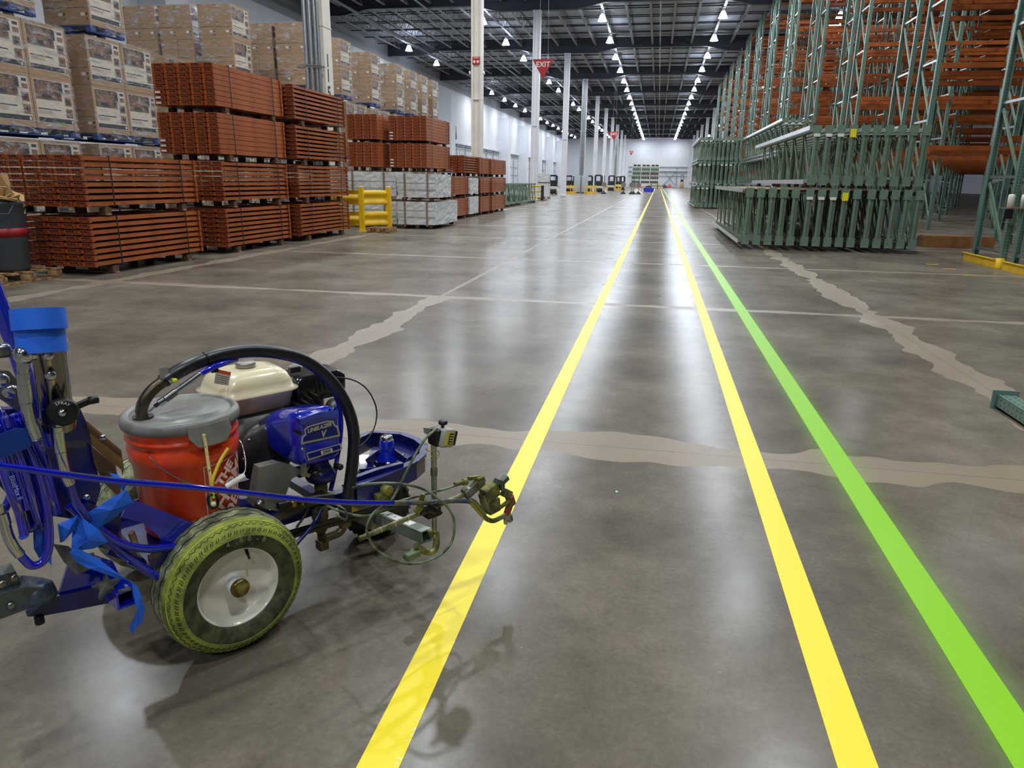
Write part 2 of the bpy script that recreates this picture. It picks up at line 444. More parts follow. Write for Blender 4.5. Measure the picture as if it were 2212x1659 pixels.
for k in range(12):
    y = 18.2+16.6*k
    if k in (0,4,8): lb = ['cream column marked I 15 with grey conduits, behind the tall orange stacks','grey conduit-clad column with twin electrical cabinets, beyond the lift trucks','far conduit-clad column with small cabinets, behind the second red exit sign'][k//4]
    elif k == 1: lb = 'cream white column carrying a small red two-button sign, rising behind far orange bundles'
    elif k == 2: lb = 'white column directly behind the large red exit sign'
    elif k == 3: lb = 'white column standing free on the open floor right of the green truss stack'
    else: lb = '%s white column of the left row counted from the camera' % ordinal[k]
    c = thing('column', lb, 'column', (-8.5, y, 0), group='left row of roof columns')
    inst(cmc if k in (0,1) else cm, c)
    if k in (0,4,8):
        inst(condm, c)
        for z in (1.5,3.95,6.6,9.2): inst(strut, c, (0,0,z))
    if k == 0:
        for ch, z in (('I',4.12),('1',3.78),('5',3.38)):
            text_obj(ch, .42, M_BLACK, c, (.242,-.05,z), (PI/2,0,PI/2), bold=.008)
    if k == 1:
        r = MB().box((0,-.245,6.55),(.34,.02,.32)).build('sign_plate', M_RED, c)
        text_obj('PUSH', .09, M_STK, r, (0,-.258,6.66), (PI/2,0,0))
        MB().cyl((-.08,-.25,6.5),(-.08,-.275,6.5),.055,n=14).cyl((.08,-.25,6.5),(.08,-.275,6.5),.055,n=14).build('disc', M_STK, r)
        MB().cyl((-.3,-.1,6.05),(-.36,-.1,6.05),.08,n=12).cyl((.3,-.1,6.05),(.36,-.1,6.05),.08,n=12).build('alarm_bell', M_STK, c)
    if k in (4,8,):
        for i, dx in enumerate((-.42,.42)):
            MB().bbox((dx,-.75,1.0),(.72,.3,1.85),.02).build('cabinet', mat('cabinet_grey',(168,172,178),.5), c)
            MB().box((dx,-.75,.05),(.6,.3,.12)).build('cabinet_plinth', M_BLACK, c)
for k in range(2, 12):
    c = thing('column', '%s white column of the right row, half hidden behind green racks' % ordinal[k], 'column', (7.6, 18.2+16.6*k, 0), group='right row of roof columns'); inst(cm, c)

# high bay lights
bell = MB().lathe([(.09,.42),(.14,.36),(.2,.22),(.27,.05),(.31,0),(.0,.0)], 14).mesh('reflector', mat('lit_reflector',(255,255,255),.4,emit=(226,238,255),es=38))
hous = MB().cyl((0,0,.42),(0,0,.6),.1,n=10).cyl((0,0,.6),(0,0,.68),.01,n=4).box((0,0,.675),(1.8,.04,.03)).mesh('housing', mat('light_housing',(150,150,155),.4))
rown = {-4.5:'the row left of the aisle lines', 3.5:'the row right of the aisle lines', -12.9:'the row beyond the left columns', -21.8:'the row by the dock doors', 11.1:'the row above the green racks'}
ordn = ['nearest','second','third','fourth','fifth','sixth','seventh','eighth','ninth','tenth','eleventh','twelfth','thirteenth','fourteenth','fifteenth','sixteenth','seventeenth','eighteenth','nineteenth','twentieth']
seen = {}
for (x, y) in LIGHT_SPOTS:
    if y > 45:
        k = seen.get(x, 0); seen[x] = k+1
        lb = '%s glowing bell-shaped roof light of %s' % (ordn[min(k,19)], rown[x]); gp = 'high bay lights, '+rown[x]
    else: lb, gp = 'glowing bell-shaped roof light overhead, nearer than the picture shows', 'high bay lights overhead, outside the picture'
    t = thing('high_bay_light', lb, 'ceiling light', (x, y, LIGHT_Z), group=gp)
    inst(bell, t); inst(hous, t)
    l = bpy.data.objects.new('lamp', lamp_data); COL.objects.link(l); l.parent = t; l.location = (0,0,-.03)

# floor lines
def line_material(name, c, c2, edge_sign, amount):
    m = bpy.data.materials.new(name); m.use_nodes = True; nt = m.node_tree; N = nt.nodes; L = nt.links; b = N['Principled BSDF']
    tc = N.new('ShaderNodeTexCoord'); n = N.new('ShaderNodeTexNoise'); n.inputs['Scale'].default_value = 90; n.inputs['Detail'].default_value = 3
    L.new(tc.outputs['Object'], n.inputs['Vector'])
    n2 = N.new('ShaderNodeTexNoise'); n2.inputs['Scale'].default_value = 1.1; n2.inputs['Detail'].default_value = 2; L.new(tc.outputs['Object'], n2.inputs['Vector'])
    sp = N.new('ShaderNodeSeparateXYZ'); L.new(tc.outputs['Object'], sp.inputs[0])
    def mth(op, a, b_, cl=False):
        q = N.new('ShaderNodeMath'); q.operation = op; q.use_clamp = cl
        for i, x in enumerate((a, b_)):
            if isinstance(x, (int, float)): q.inputs[i].default_value = x
            else: L.new(x, q.inputs[i])
        return q.outputs[0]
    e = mth('MULTIPLY', sp.outputs[0], edge_sign*5.0)            # right side of the stripe
    s_ = mth('ADD', mth('ADD', n.outputs['Fac'], mth('MULTIPLY', n2.outputs['Fac'], 1.0)), e)
    f = mth('GREATER_THAN', s_, amount)
    mx = N.new('ShaderNodeMix'); mx.data_type = 'RGBA'; L.new(f, mx.inputs['Factor'])
    A = [q for q in mx.inputs if q.type == 'RGBA']; A[0].default_value = lin(c); A[1].default_value = lin(c2)
    L.new([q for q in mx.outputs if q.type == 'RGBA'][0], b.inputs['Base Color'])
    b.inputs['Roughness'].default_value = .42
    return m
def stripe(name, label, x, w_, y0, y1, m, z=.0016):
    o = MB().bx((-w_/2, y0, 0),(w_/2, y1, z)).build(name, m, None, (x,0,0)); return tag(o, label, 'floor line')
my = line_material('yellow_stripe_paint', (250,226,22), (238,236,200), 1, 1.42)
my2 = line_material('yellow_stripe_paint_fresh', (250,226,22), (232,226,160), -1, 1.62)
mg = line_material('green_stripe_paint', (138,206,16), (146,212,20), 1, 1.6)
stripe('floor_stripe', 'worn yellow painted floor stripe passing under the spray gun, left of the pair', -.567, .1, -1, 150, my)
stripe('floor_stripe', 'yellow painted floor stripe between the gun stripe and the green stripe', .569, .098, -1, 150, my2)
stripe('floor_stripe', 'bright green painted floor stripe, rightmost of the three long stripes', 1.0, .115, -1, 150, mg, .0022)
for i, (x, y) in enumerate(((4.95,14.29),(4.98,13.57),(4.98,12.73))):
    o = MB().bx((-.1,-.025,0),(.1,.025,.002)).build('tape_mark', M_YEL, None, (x,y,0)); tag(o, 'short yellow tape mark on the floor, %s from the green rack legs of three' % ['farthest','middle','nearest'][i], 'floor mark', 'short tape marks on the right floor')
# ------------------------------------------------------------------ orange beam bundles
def beam_mesh(L, t, w_=.19):
    m = MB(); m.box((0, 0, 0), (w_, L-.04, t), 0)
    if t < .06: m.box((w_*.1, 0, t/2+.004), (w_*.5, L-.1, .008), 0)
    for s_ in (-1, 1):
        y = s_*(L/2-.02)
        m.box((.03, y, 0), (.165, .008, .068), 1)                       # connector face
        m.box((-.088, y-s_*.045, 0), (.06, .008, .06), 1); m.box((-.05, y-s_*.025, 0), (.004, .04, .066), 2)  # dark strip paints the shade in the gap beside the connector
        m.box((.113, y-s_*.022, 0), (.006, .05, .068), 1)
        m.box((.02, y-s_*.018, .036), (.19, .03, .004), 1)
        for q in (-.045, 0, .04): m.box((.02+q, y+s_*.0045, .014), (.028, .002, .02), 2)
        m.box((.085, y+s_*.0045, -.012), (.018, .002, .016), 2)
        m.box((-.02, y+s_*.0045, -.018), (.03, .002, .01), 2)
    return m.mesh('beam', [M_ORANGE, M_ORANGE_D, M_SLOT])
_bm = {}
def beam(L, t):
    if (L, t) not in _bm: _bm[(L, t)] = beam_mesh(L, t)
    return _bm[(L, t)]
blk = MB().box((0,0,0),(.1,.11,.09)).mesh('wood_block', M_WOOD_D)
stk = MB().box((0,0,0),(.1,.003,.035)).mesh('sticker', M_STK)
def bundle(xf, y0, L, z0, cols, t, label, group='orange beam bundles', layers=8, strap=True, stickers=False):
    """front (aisle) face at x=xf, near end at y0, bottom of beams at z0"""
    p = .236; H = layers*.085
    e = thing('beam_bundle', label, 'beam bundle', (xf-cols*p/2, y0+L/2, z0), group=group)
    me = beam(L, t)
    for c in range(cols):
        for r in range(layers):
            inst(me, e, (cols*p/2-.12-c*p, random.uniform(-.008,.008), .043+r*.085))
    W = cols*p
    if strap:
        for y in (-L*.29, L*.33):
            sm = MB()
            for x in (-1, 1): sm.box((x*(W/2+.004), y, H/2), (.006, .022, H+.01))
            sm.box((0, y, H+.004), (W+.014, .022, .006)); sm.box((0, y, -.002), (W+.014, .022, .006))
            sm.build('strap', M_STRAP, e)
    for y in (-L*.33, L*.35):
        for x in (-W/2+.08, -W*.17, W*.17, W/2-.08): inst(blk, e, (x, y, -.05))
    MB().box((0,-L*.33,-.1),(W-.04,.09,.018)).build('wood_board', M_WOOD, e)
    MB().box((0,L*.35,-.1),(W-.04,.09,.018)).build('wood_board', M_WOOD, e)
    if stickers:
        for r in range(3): inst(stk, e, (-W/2+.11, -L/2-.006, .045+r*.085))
    return e
T, G_ = .078, .046
ZT = (.115, .915, 1.715, 2.5)
where = ['bottom', 'second', 'third', 'top']
for z in (0, 1): bundle(-7.45, 8.6, 2.5, ZT[z], 6 if z else 5, G_, 'orange beam bundle of the short near stack behind the trash can, %s of two' % ['lower','upper'][z])
for z in range(4): bundle(-7.45, 11.82, 2.36, ZT[z], 5, T if z > 1 else G_, 'orange beam bundle, %s of the four-high stack nearest the camera' % where[z], stickers=z > 1)
for z in range(4): bundle(-7.45, 14.62, 2.6, ZT[z], 5, G_, 'orange beam bundle, %s of the second four-high stack beside the yellow guard rail' % where[z])
for z in range(2):
    bundle(-6.7, 21.2, 2.5, (1.66, 2.42)[z], 5, T, 'orange beam bundle above the white wrapped bundles, right-hand pile, %s one' % ['lower','upper'][z], stickers=True, layers=8)
    bundle(-7.98, 20.6, 2.5, (1.66, 2.42)[z], 4, T, 'orange beam bundle above the white wrapped bundles, left-hand pile, %s one' % ['lower','upper'][z], layers=8)
for i, (y, L) in enumerate(((25.45, 2.1), (27.75, 1.95), (29.8, 3.0))):
    bundle(-6.7, y, L, 1.56, 4, G_ if i == 0 else T, 'orange beam bundle on the third tier far down the row, %s of three' % ['nearest','middle','farthest'][i], layers=7)
for z in range(2):
    for i, (y, L) in enumerate(((22.3, 1.15), (23.6, 2.5), (27.95, 1.9), (29.98, 2.85))):
        bundle(-6.7, y, L, (.115, .835)[z], 4, G_ if i == 0 else T, 'orange beam bundle on the %s tier behind the white wraps, %s of four' % (['floor','second'][z], ['first','second','third','last'][i]), layers=7)

# white film-wrapped bundles
M_WRAP = mat('white_film', (212,214,214), .22, var=.12, vscale=9, bump=.9, bscale=14, spec=.8)
M_KRAFT = mat('kraft_strap', (130,112,92), .6)
def crumple(nx, ny, nz, d, amp):
    """box surface as a grid, crumpled a little"""
    m = MB(); X, Y, Z = d
    rnd = random.Random(nx*7+ny)
    cache = {}
    def P(x, y, z):
        k = (round(x,4), round(y,4), round(z,4))
        if k not in cache: cache[k] = (x+rnd.uniform(-amp,amp), y+rnd.uniform(-amp,amp), z+rnd.uniform(-amp,amp)*.5)
        return cache[k]
    def face(o, u, v, nu, nv):
        for i in range(nu):
            for j in range(nv):
                q = []
                for a, b in ((i,j),(i+1,j),(i+1,j+1),(i,j+1)):
                    q.append(P(*[o[t]+u[t]*a/nu+v[t]*b/nv for t in range(3)]))
                m.add(q, [(0,1,2,3)], 0, False)
    x, y, z = X/2, Y/2, Z
    face((-x,-y,0),(X,0,0),(0,0,z),nx,nz); face((x,-y,0),(0,Y,0),(0,0,z),ny,nz)
    face((x,y,0),(-X,0,0),(0,0,z),nx,nz); face((-x,y,0),(0,-Y,0),(0,0,z),ny,nz)
    face((-x,-y,z),(X,0,0),(0,Y,0),nx,ny)
    return m
def wrapped(x, y, z, W, L, H, label):
    e = thing('wrapped_bundle', label, 'wrapped bundle', (x, y+L/2, z), group='white film-wrapped bundles')
    crumple(10, 10, 8, (W, L, H), .012).build('film_wrap', M_WRAP, e)
    s_ = MB()
    for q in (-.3, .28):
        s_.box((q*W, -L/2-.016, H/2-.02), (.05, .012, H+.06)); s_.box((q*W, 0, H+.014), (.05, L, .008)); s_.box((q*W, L/2+.016, H/2), (.05, .012, H))
    s_.build('band', M_KRAFT, e)
    s2 = MB()
    for r in (.33, .62): s2.box((0, -L/2-.013, H*r), (W*.96, .006, .008))
    s2.build('seam', mat('seam_grey',(130,132,134),.6), e)
    for xx in (-W*.35, 0, W*.35): inst(blk, e, (xx, -L/2+.1, -.05)); inst(blk, e, (xx, L/2-.1, -.05))
    return e
wrapped(-6.52, 19.6, .115, 1.1, 2.3, .62, 'white film-wrapped bundle on the floor right of the small pallet, lower of two')
wrapped(-6.5, 19.6, .85, 1.12, 1.5, .62, 'white film-wrapped bundle, upper of two right of the small pallet')
wrapped(-7.92, 19.7, .115, 1.6, 1.7, .62, 'white film-wrapped bundle behind the yellow guard rail, lower of two')
wrapped(-7.92, 19.7, .87, 1.6, 1.6, .64, 'white film-wrapped bundle behind the yellow guard rail, upper of two')
wrapped(-7.15, 26.3, .115, .9, 1.35, .62, 'narrow white film-wrapped bundle between far orange bundles, lower of two')
wrapped(-7.15, 26.35, .84, .88, 1.3, .56, 'narrow white film-wrapped bundle between far orange bundles, upper of two')

# ------------------------------------------------------------------ cartons on blue pallets
M_PRINT = mat('print_cream', (206,196,178), .5)
M_PIC = mat('print_picture', (120,92,72), .45, var=.5, vscale=9, rgb2=(62,44,36), lo=.4, hi=.55)
M_INK = mat('print_ink', (42,46,54), .5)
M_PIC2 = mat('print_photo', (140,104,78), .45, var=.4, vscale=16)
def carton_mesh():
    m = MB(); m.bx((-.5,0,0),(0,.95,.895), 0)
    def px(y0, y1, z0, z1, mi, e=.0012): m.add([(e,y0,z0),(e,y1,z0),(e,y1,z1),(e,y0,z1)], [(0,1,2,3)], mi)
    px(.05,.9,.1,.84,1); px(.06,.89,.11,.19,2,.0022); px(.08,.6,.33,.35,2,.0022)
    px(.06,.66,.5,.83,3,.0022); px(.13,.5,.52,.74,4,.003); px(.2,.44,.53,.6,2,.0036)
    px(.63,.7,.64,.82,2,.003); px(.76,.87,.76,.81,2,.0022); px(.75,.88,.64,.72,4,.0022)
    px(.72,.88,.43,.58,4,.0022); px(.75,.85,.46,.55,2,.003); px(.72,.88,.22,.38,4,.0022); px(.78,.82,.27,.34,2,.003)
    for q in range(3): px(.08,.4,.26+q*.02,.266+q*.02,4,.0022)
    px(.82,.87,.125,.175,1,.003)
    def pn(x0, x1, z0, z1, mi, e=-.0012): m.add([(x0,e,z0),(x1,e,z0),(x1,e,z1),(x0,e,z1)], [(0,1,2,3)], mi)
    pn(-.47,-.04,.3,.312,2); pn(-.18,-.09,.16,.215,5); pn(-.07,-.03,.17,.21,2); pn(-.46,-.33,.42,.43,2); pn(-.07,-.03,.09,.12,2)
    pn(-.5,-.496,0,.895,2); pn(-.47,-.44,.84,.87,2)
    m.add([(-.5,.2,.8965),(0,.2,.8965),(0,.215,.8965),(-.5,.215,.8965)], [(0,1,2,3)], 5)
    return m.mesh('carton', [M_CARD, M_PRINT, M_INK, M_PIC, M_PIC2, M_STK])
carton = carton_mesh()
def film_material():
    m = bpy.data.materials.new('clear_stretch_film'); m.use_nodes = True; nt = m.node_tree; N = nt.nodes; L = nt.links
    b = N['Principled BSDF']; b.inputs['Base Color'].default_value = (.95,.96,1,1); b.inputs['Roughness'].default_value = .12
    b.inputs['Specular IOR Level'].default_value = 1
    tc = N.new('ShaderNodeTexCoord'); mp = N.new('ShaderNodeMapping'); mp.inputs['Scale'].default_value = (1,1,3.4); L.new(tc.outputs['Object'], mp.inputs[0])
    n = N.new('ShaderNodeTexNoise'); n.inputs['Scale'].default_value = 2.2; n.inputs['Detail'].default_value = 9; n.inputs['Roughness'].default_value = .7; n.inputs['Distortion'].default_value = 1.2
    L.new(mp.outputs[0], n.inputs['Vector'])
    bp = N.new('ShaderNodeBump'); bp.inputs['Strength'].default_value = 1; bp.inputs['Distance'].default_value = .12; L.new(n.outputs['Fac'], bp.inputs['Height']); L.new(bp.outputs[0], b.inputs['Normal'])
    r = N.new('ShaderNodeValToRGB'); L.new(n.outputs['Fac'], r.inputs[0])
    r.color_ramp.elements[0].position = .5; r.color_ramp.elements[0].color = (.07,.06,.06,1); r.color_ramp.elements[1].position = .66; r.color_ramp.elements[1].color = (.62,.62,.62,1)  # white, more opaque patches paint glare onto the clear film
    L.new(r.outputs[0], b.inputs['Alpha'])
    return m
M_FILM = film_material()
def pallet_mbs(W, L, top=None):
    """blue block pallet: returns meshes (board, block) list with positions"""
    return None
_pal = {}
def pallet(parent, x0, y0, z0, W, L, mw, name='pallet'):
    key = (W, L, mw.name)
    if key not in _pal:
        bd = MB().box((0,0,0),(W,.1,.02)).mesh('deck_board', mw); bl = MB().box((0,0,0),(.1,.14,.075)).mesh('block', mw); rl = MB().box((0,0,0),(.1,L,.02)).mesh('runner', mw)
        _pal[key] = (bd, bl, rl)
    bd, bl, rl = _pal[key]
    n = max(3, int(L/.19))
    for i in range(n): inst(bd, parent, (x0+W/2, y0+.05+(L-.1)*i/(n-1), z0+.12))
    for x in (.05, W/2, W-.05):
        inst(rl, parent, (x0+x, y0+L/2, z0+.012))
        for y in (.07, L/2, L-.07): inst(bl, parent, (x0+x, y0+y, z0+.065))
def load(xr, yn, z0, ny, label, film=True):
    e = thing('pallet_load', label, 'pallet load', (xr, yn, z0), group='shrink-wrapped carton loads on blue pallets')
    pallet(e, -1.0, 0, 0, 1.0, .97*ny-.02, M_BLUEP)
    for iy in range(ny):
        for ix in range(2):
            for iz in range(2): inst(carton, e, (-ix*.502+random.uniform(-.006,.006), iy*.972+random.uniform(0,.01), .135+iz*.9))
    if film:
        L = .975*ny; m = MB(); x0, x1, y0, y1, a, b = -1.012, .012, -.012, L, .02, 1.95
        m.add([(x0,y0,a),(x1,y0,a),(x1,y1,a),(x0,y1,a),(x0,y0,b),(x1,y0,b),(x1,y1,b),(x0,y1,b)], [(0,1,5,4),(1,2,6,5),(2,3,7,6),(3,0,4,7)])
        m.build('stretch_film', M_FILM, e)
    return e
yl = [8.35, 10.83, 13.25, 15.7, 18.15, 20.6, 23.05, 25.5, 27.95, 30.4, 32.85, 35.3]
nm = ['first','second','third','fourth','fifth','sixth','seventh','eighth','ninth','tenth','eleventh','twelfth']
for i, y in enumerate(yl):
    for z in (0, 1):
        load(-11, y, 2.0*z, 2, 'wide wrapped carton load on the %s tier behind the orange stacks, %s along' % (['floor','second'][z], nm[i]))
t3 = [('carton load at the top left corner, cut by the picture edge', -11, 11.2), ('carton load on the third tier with two brown sides showing, top left', -11, 13.45)]
for lb, x, y in t3: load(x, y, 4.0, 1, lb)
for i, (x, y) in enumerate(((-14.25,20.0),(-13.13,20.0),(-11.9,20.0),(-12.1,22.6),(-10.98,22.6))):
    for z in ((0,1,2) if x < -11.5 else (2,)): load(x-(.15 if z < 2 and x > -12.2 else 0), y+(.1 if z < 2 else 0), 2.0*z, 1, 'carton load of the block behind the orange stacks, %s from left, tier %s' % (nm[i], ['one','two','three'][z]))
for i, y in enumerate((25.2, 28.0, 30.8, 32.6, 34.2, 35.9)):
    load(-11, y, 4.0, 1, 'wrapped carton tower on the third tier right of column 15, %s from left' % nm[i])
# ------------------------------------------------------------------ pallet racks
def hole_mat():
    """green post paint with two rows of dark teardrop holes"""
    m = bpy.data.materials.new('perforated_green_post'); m.use_nodes = True; nt = m.node_tree; N = nt.nodes; L = nt.links; b = N['Principled BSDF']
    tc = N.new('ShaderNodeTexCoord'); sp = N.new('ShaderNodeSeparateXYZ'); L.new(tc.outputs['Object'], sp.inputs[0])
    def mth(op, a, b_=0, cl=False):
        q = N.new('ShaderNodeMath'); q.operation = op; q.use_clamp = cl
        for i, x in enumerate((a, b_)):
            if isinstance(x, (int, float)): q.inputs[i].default_value = x
            else: L.new(x, q.inputs[i])
        return q.outputs[0]
    def rep(v, p): return mth('ABSOLUTE', mth('SUBTRACT', mth('MODULO', mth('ADD', v, 100*p), p), p/2))
    dz = rep(sp.outputs[2], .052); dx = mth('ABSOLUTE', mth('SUBTRACT', mth('ABSOLUTE', sp.outputs[0]), .024))
    d = mth('ADD', mth('MULTIPLY', dz, dz), mth('MULTIPLY', mth('MULTIPLY', dx, dx), 1.6))
    h = mth('LESS_THAN', d, .0095**2)
    front = mth('GREATER_THAN', sp.outputs[1], .032); side = mth('GREATER_THAN', mth('ABSOLUTE', sp.outputs[0]), .0455)
    dy = mth('ABSOLUTE', mth('SUBTRACT', mth('ABSOLUTE', sp.outputs[1]), .018)); d2 = mth('ADD', mth('MULTIPLY', dz, dz), mth('MULTIPLY', dy, dy))
    h2 = mth('MULTIPLY', mth('LESS_THAN', d2, .007**2), side)
    f = mth('MAXIMUM', mth('MULTIPLY', h, front), h2)
    mx = N.new('ShaderNodeMix'); mx.data_type = 'RGBA'; L.new(f, mx.inputs['Factor']); A = [q for q in mx.inputs if q.type == 'RGBA']
    A[0].default_value = lin((98,128,114)); A[1].default_value = lin((12,16,14))
    L.new([q for q in mx.outputs if q.type == 'RGBA'][0], b.inputs['Base Color']); b.inputs['Roughness'].default_value = .36
    b.inputs['Specular IOR Level'].default_value = .6
    return m
M_POST = hole_mat()
HR = 12.0
def post_mb(H):
    m = MB(); m.box((0,.038,H/2),(.1,.004,H)); m.box((-.048,0,H/2),(.004,.076,H)); m.box((.048,0,H/2),(.004,.076,H))
    m.box((-.04,-.036,H/2),(.02,.004,H)); m.box((.04,-.036,H/2),(.02,.004,H)); m.box((0,0,.006),(.15,.13,.012)); return m
postm = post_mb(HR).mesh('post', M_POST)
DEPTH = 1.15
hz = MB().box((0,DEPTH/2,0),(.03,DEPTH-.08,.045)).mesh('horizontal_brace', M_GALV)
def dgm(dz): return MB().bar((0,.05,0),(0,DEPTH-.05,dz),.03,.055).mesh('diagonal_brace', M_GREEN)
dg1 = dgm(1.15)
zs_h = [.25+1.28*i for i in range(10)]
join = MB()
for z in zs_h: join.box((0,DEPTH/2,z),(.03,DEPTH-.08,.045), 1); 
for z in zs_h[:-1]: join.bar((0,.05,z+.03),(0,DEPTH-.05,z+1.18),.03,.055, 0)
joinm = join.mesh('bracing', [M_GREEN, M_GALV])
def rbeam(L):
    m = MB(); m.box((L/2,0,0),(L-.09,.05,.11)); m.box((L/2,.032,-.02),(L-.09,.02,.08))
    for x in (.045, L-.045): m.box((x,0,-.03),(.006,.055,.2)); m.box((x+(.02 if x < 1 else -.02),-.028,-.03),(.045,.004,.2))
    return m
BAY = 2.62
rbm = rbeam(BAY).mesh('beam', M_ORANGE)
cbm = MB().box((0,DEPTH/2,.045),(.045,DEPTH-.05,.02)).mesh('cross_bar', M_GALV)
LV = [2.2, 3.95, 5.5, 7.1, 8.7, 10.3, 11.6]
def rack(y, k, half):
    nb = {0:2, 1:2, 2:3, 3:4, 4:5}.get(k, 6)
    e = thing('pallet_rack', 'tall green rack with orange beams, %s of the %s back-to-back pair' % (['near half','far half'][half], nm[k]), 'rack', (6.0, y, 0), group='tall pallet racks right of the aisle')
    for i in range(nb+1):
        x = BAY*i
        o = inst(postm, e, (x, 0, 0)); o.rotation_euler = (0,0,PI); inst(postm, e, (x, DEPTH, 0))
        if k < 2 and i < 2:
            for z in zs_h: inst(hz, e, (x,0,z))
            for z in zs_h[:-1]: inst(dg1, e, (x,0,z+.03))
        else: inst(joinm, e, (x,0,0))
    for i in range(nb):
        for z in LV:
            inst(rbm, e, (BAY*i, -.06, z)); inst(rbm, e, (BAY*i, DEPTH+.06, z))
            if k < 4:
                for q in (.33, .67): inst(cbm, e, (BAY*(i+q), 0, z))
    return e
for k in range(0, 12):
    yy = 6.8*k-(.12 if k >= 8 else 0); rack(12.2+yy+(.32 if k == 0 else 0), k, 0); rack(14.13+yy, k, 1)
# a column of spare far racks is out of reach of the eye; yellow end guards at the nearest pair
def guard(x, y0, y1, label):
    e = thing('rack_guard', label, 'rack guard', (x, 0, 0), group='yellow rack end guards')
    m = MB(); m.box((0,(y0+y1)/2,.075),(.012,y1-y0,.15)).box((.03,(y0+y1)/2,.006),(.07,y1-y0,.012)).box((-.02,(y0+y1)/2,.148),(.05,y1-y0,.012))
    m.build('guard_rail', M_YEL, e)
    MB().lathe([(.075,0),(.075,.16),(.06,.165),(.0,.165)],16,O=(.075,y0+.02,0)).build('corner_post', M_YEL, e)
guard(5.84, 14.0, 15.35, 'yellow low steel guard at the feet of the far green rack frame, right edge')
guard(5.84, 12.1, 13.7, 'yellow low steel guard cut by the right picture edge')
# spindles with white film rolls hung on the rack
e = thing('film_dispenser', 'brown shelf with two white film rolls fixed to the green rack upright, right edge', 'dispenser', (5.74, 13.62, 0))
MB().box((.12,.1,1.02),(.34,.3,.02)).build('shelf', mat('brown_shelf',(120,92,72),.6), e)
MB().box((-.02,-.05,.93),(.12,.02,.16)).build('plate', M_BLACK, e)
for x in (.04, .24): MB().lathe([(0,1.03),(.05,1.03),(.052,1.2),(.045,1.24),(0,1.25)],14,O=(x,.1,0)).build('film_roll', M_STK, e)
o = MB().bx((0,0,0),(1.5,.42,.24)).bx((.03,.03,.24),(1.47,.39,.26))
o = o.build('timber_crate', mat('crate_brown',(150,104,58),.7,var=.2), None, (6.05,18.3,0)); tag(o, 'low brown timber crate on the floor behind the nearest green rack', 'crate')

# ------------------------------------------------------------------ stacked green upright frames
def uframe(L, H=1.08):
    m = MB()
    # both chords run along y, plates at the near end
    for z in (.04, H-.04):
        m.box((0,L/2,z),(.09,L,.075), 0)
        m.box((0,-.004,z+(-.015 if z > .5 else .015)),(.16,.008,.19), 1)
        for x in (-.06,.06): m.box((x,-.01,z-.07 if z > .5 else z+.08),(.012,.004,.012), 2)
    m.box((-.02,.02,H/2),(.05,.03,H-.04), 1); m.box((.035,.06,H/2),(.075,.02,H-.04), 0)
    n = int(L/1.25)
    for i in range(n):
        y0 = .2+i*1.25; m.bar((0,y0,.06),(0,y0+1.1,H-.06),.03,.045, 0); m.box((0,y0+1.2,H/2),(.03,.045,H-.1), 0)
    return m.mesh('upright_frame', [M_GREEN_D, M_GREEN, M_SLOT])
_uf = {}
def fbundle(x0, y0, z0, n, L, label, stickers=(), tag_y=None, rail=False):
    if L not in _uf: _uf[L] = uframe(L)
    e = thing('frame_bundle', label, 'frame bundle', (x0, y0, z0), group='stacked green upright frames')
    for i in range(n): inst(_uf[L], e, (.09+i*.227, random.uniform(-.01,.01), 0))
    W = n*.216
    for y in (.5, L*.5, L-.5):
        for q in range(3): inst(blk, e, (.1+q*(W-.2)/2, y, -.05))
    MB().box((W/2,L*.5,1.095),(W+.06,L*.96,.014)).build('top_board', M_WOOD, e) if tag_y == 'board' else None
    for i in stickers: MB().box((.09+i*.227,-.018,.93),(.12,.004,.06)).build('sticker', M_STK, e)
    if tag_y not in (None, 'board'):
        pass
    for i in (([3] if len(stickers) == 3 and L < 9 and rail != 'far' else [])):
        MB().box((.09+i*.227,-.018,.97),(.115,.004,.16)).build('yellow_tag', mat('tag_yellow',(238,214,20),.5), e)
    if rail:
        r = MB()
        for z in (.02, 1.07): r.box((-.035,L*.5,z),(.05,L,.03)).box((-.058,L*.5,z-.0),(.006,L,.085))
        r.build('edge_rail', M_GALV, e)
    return e
fbundle(1.80, 16.2, .15, 5, 7.6, 'green upright frame bundle on the floor, leftmost of the near right stack', rail=True, tag_y='board')
fbundle(2.99, 16.2, .15, 5, 7.6, 'green frame bundle on the floor with white stickers and a yellow tag', stickers=(0,1,2), tag_y='board')
fbundle(4.17, 16.2, .15, 5, 7.6, 'green upright frame bundle on the floor, rightmost of the near right stack', tag_y='board')
fbundle(2.98, 16.2, 1.38, 5, 8.6, 'upper green upright frame bundle with white stickers and a yellow tag', stickers=(0,1,2), rail=True)
fbundle(4.10, 16.2, 1.38, 5, 8.6, 'upper green upright frame bundle without tags, nearest the tall racks')
for t in range(3):
    for i, x in enumerate((4.22,)):
        fbundle(x, 28.4, .12+1.18*t, 5, 12.5, 'green frame bundle of the middle stack, %s tier' % ['floor','second','top'][t], stickers=(0,1,2), rail='far')
    for i, x in enumerate((2.03, 3.14)):
        fbundle(x, 41, .12+1.2*t, 5, 9.5, 'green frame bundle of the far stack by the green stripe, %s tier, %s pile' % (['floor','second','top'][t], ['left','right'][i]), stickers=(0,1,2), rail='far' if i == 0 else False)
# loose green post lying on the floor at the right edge
pm2 = post_mb(2.2)
o = pm2.build('loose_post', M_POST, None, (2.25, 4.9, .055), (PI/2, 0, 0)); tag(o, 'loose green perforated rack post lying on the floor at the right picture edge', 'post')
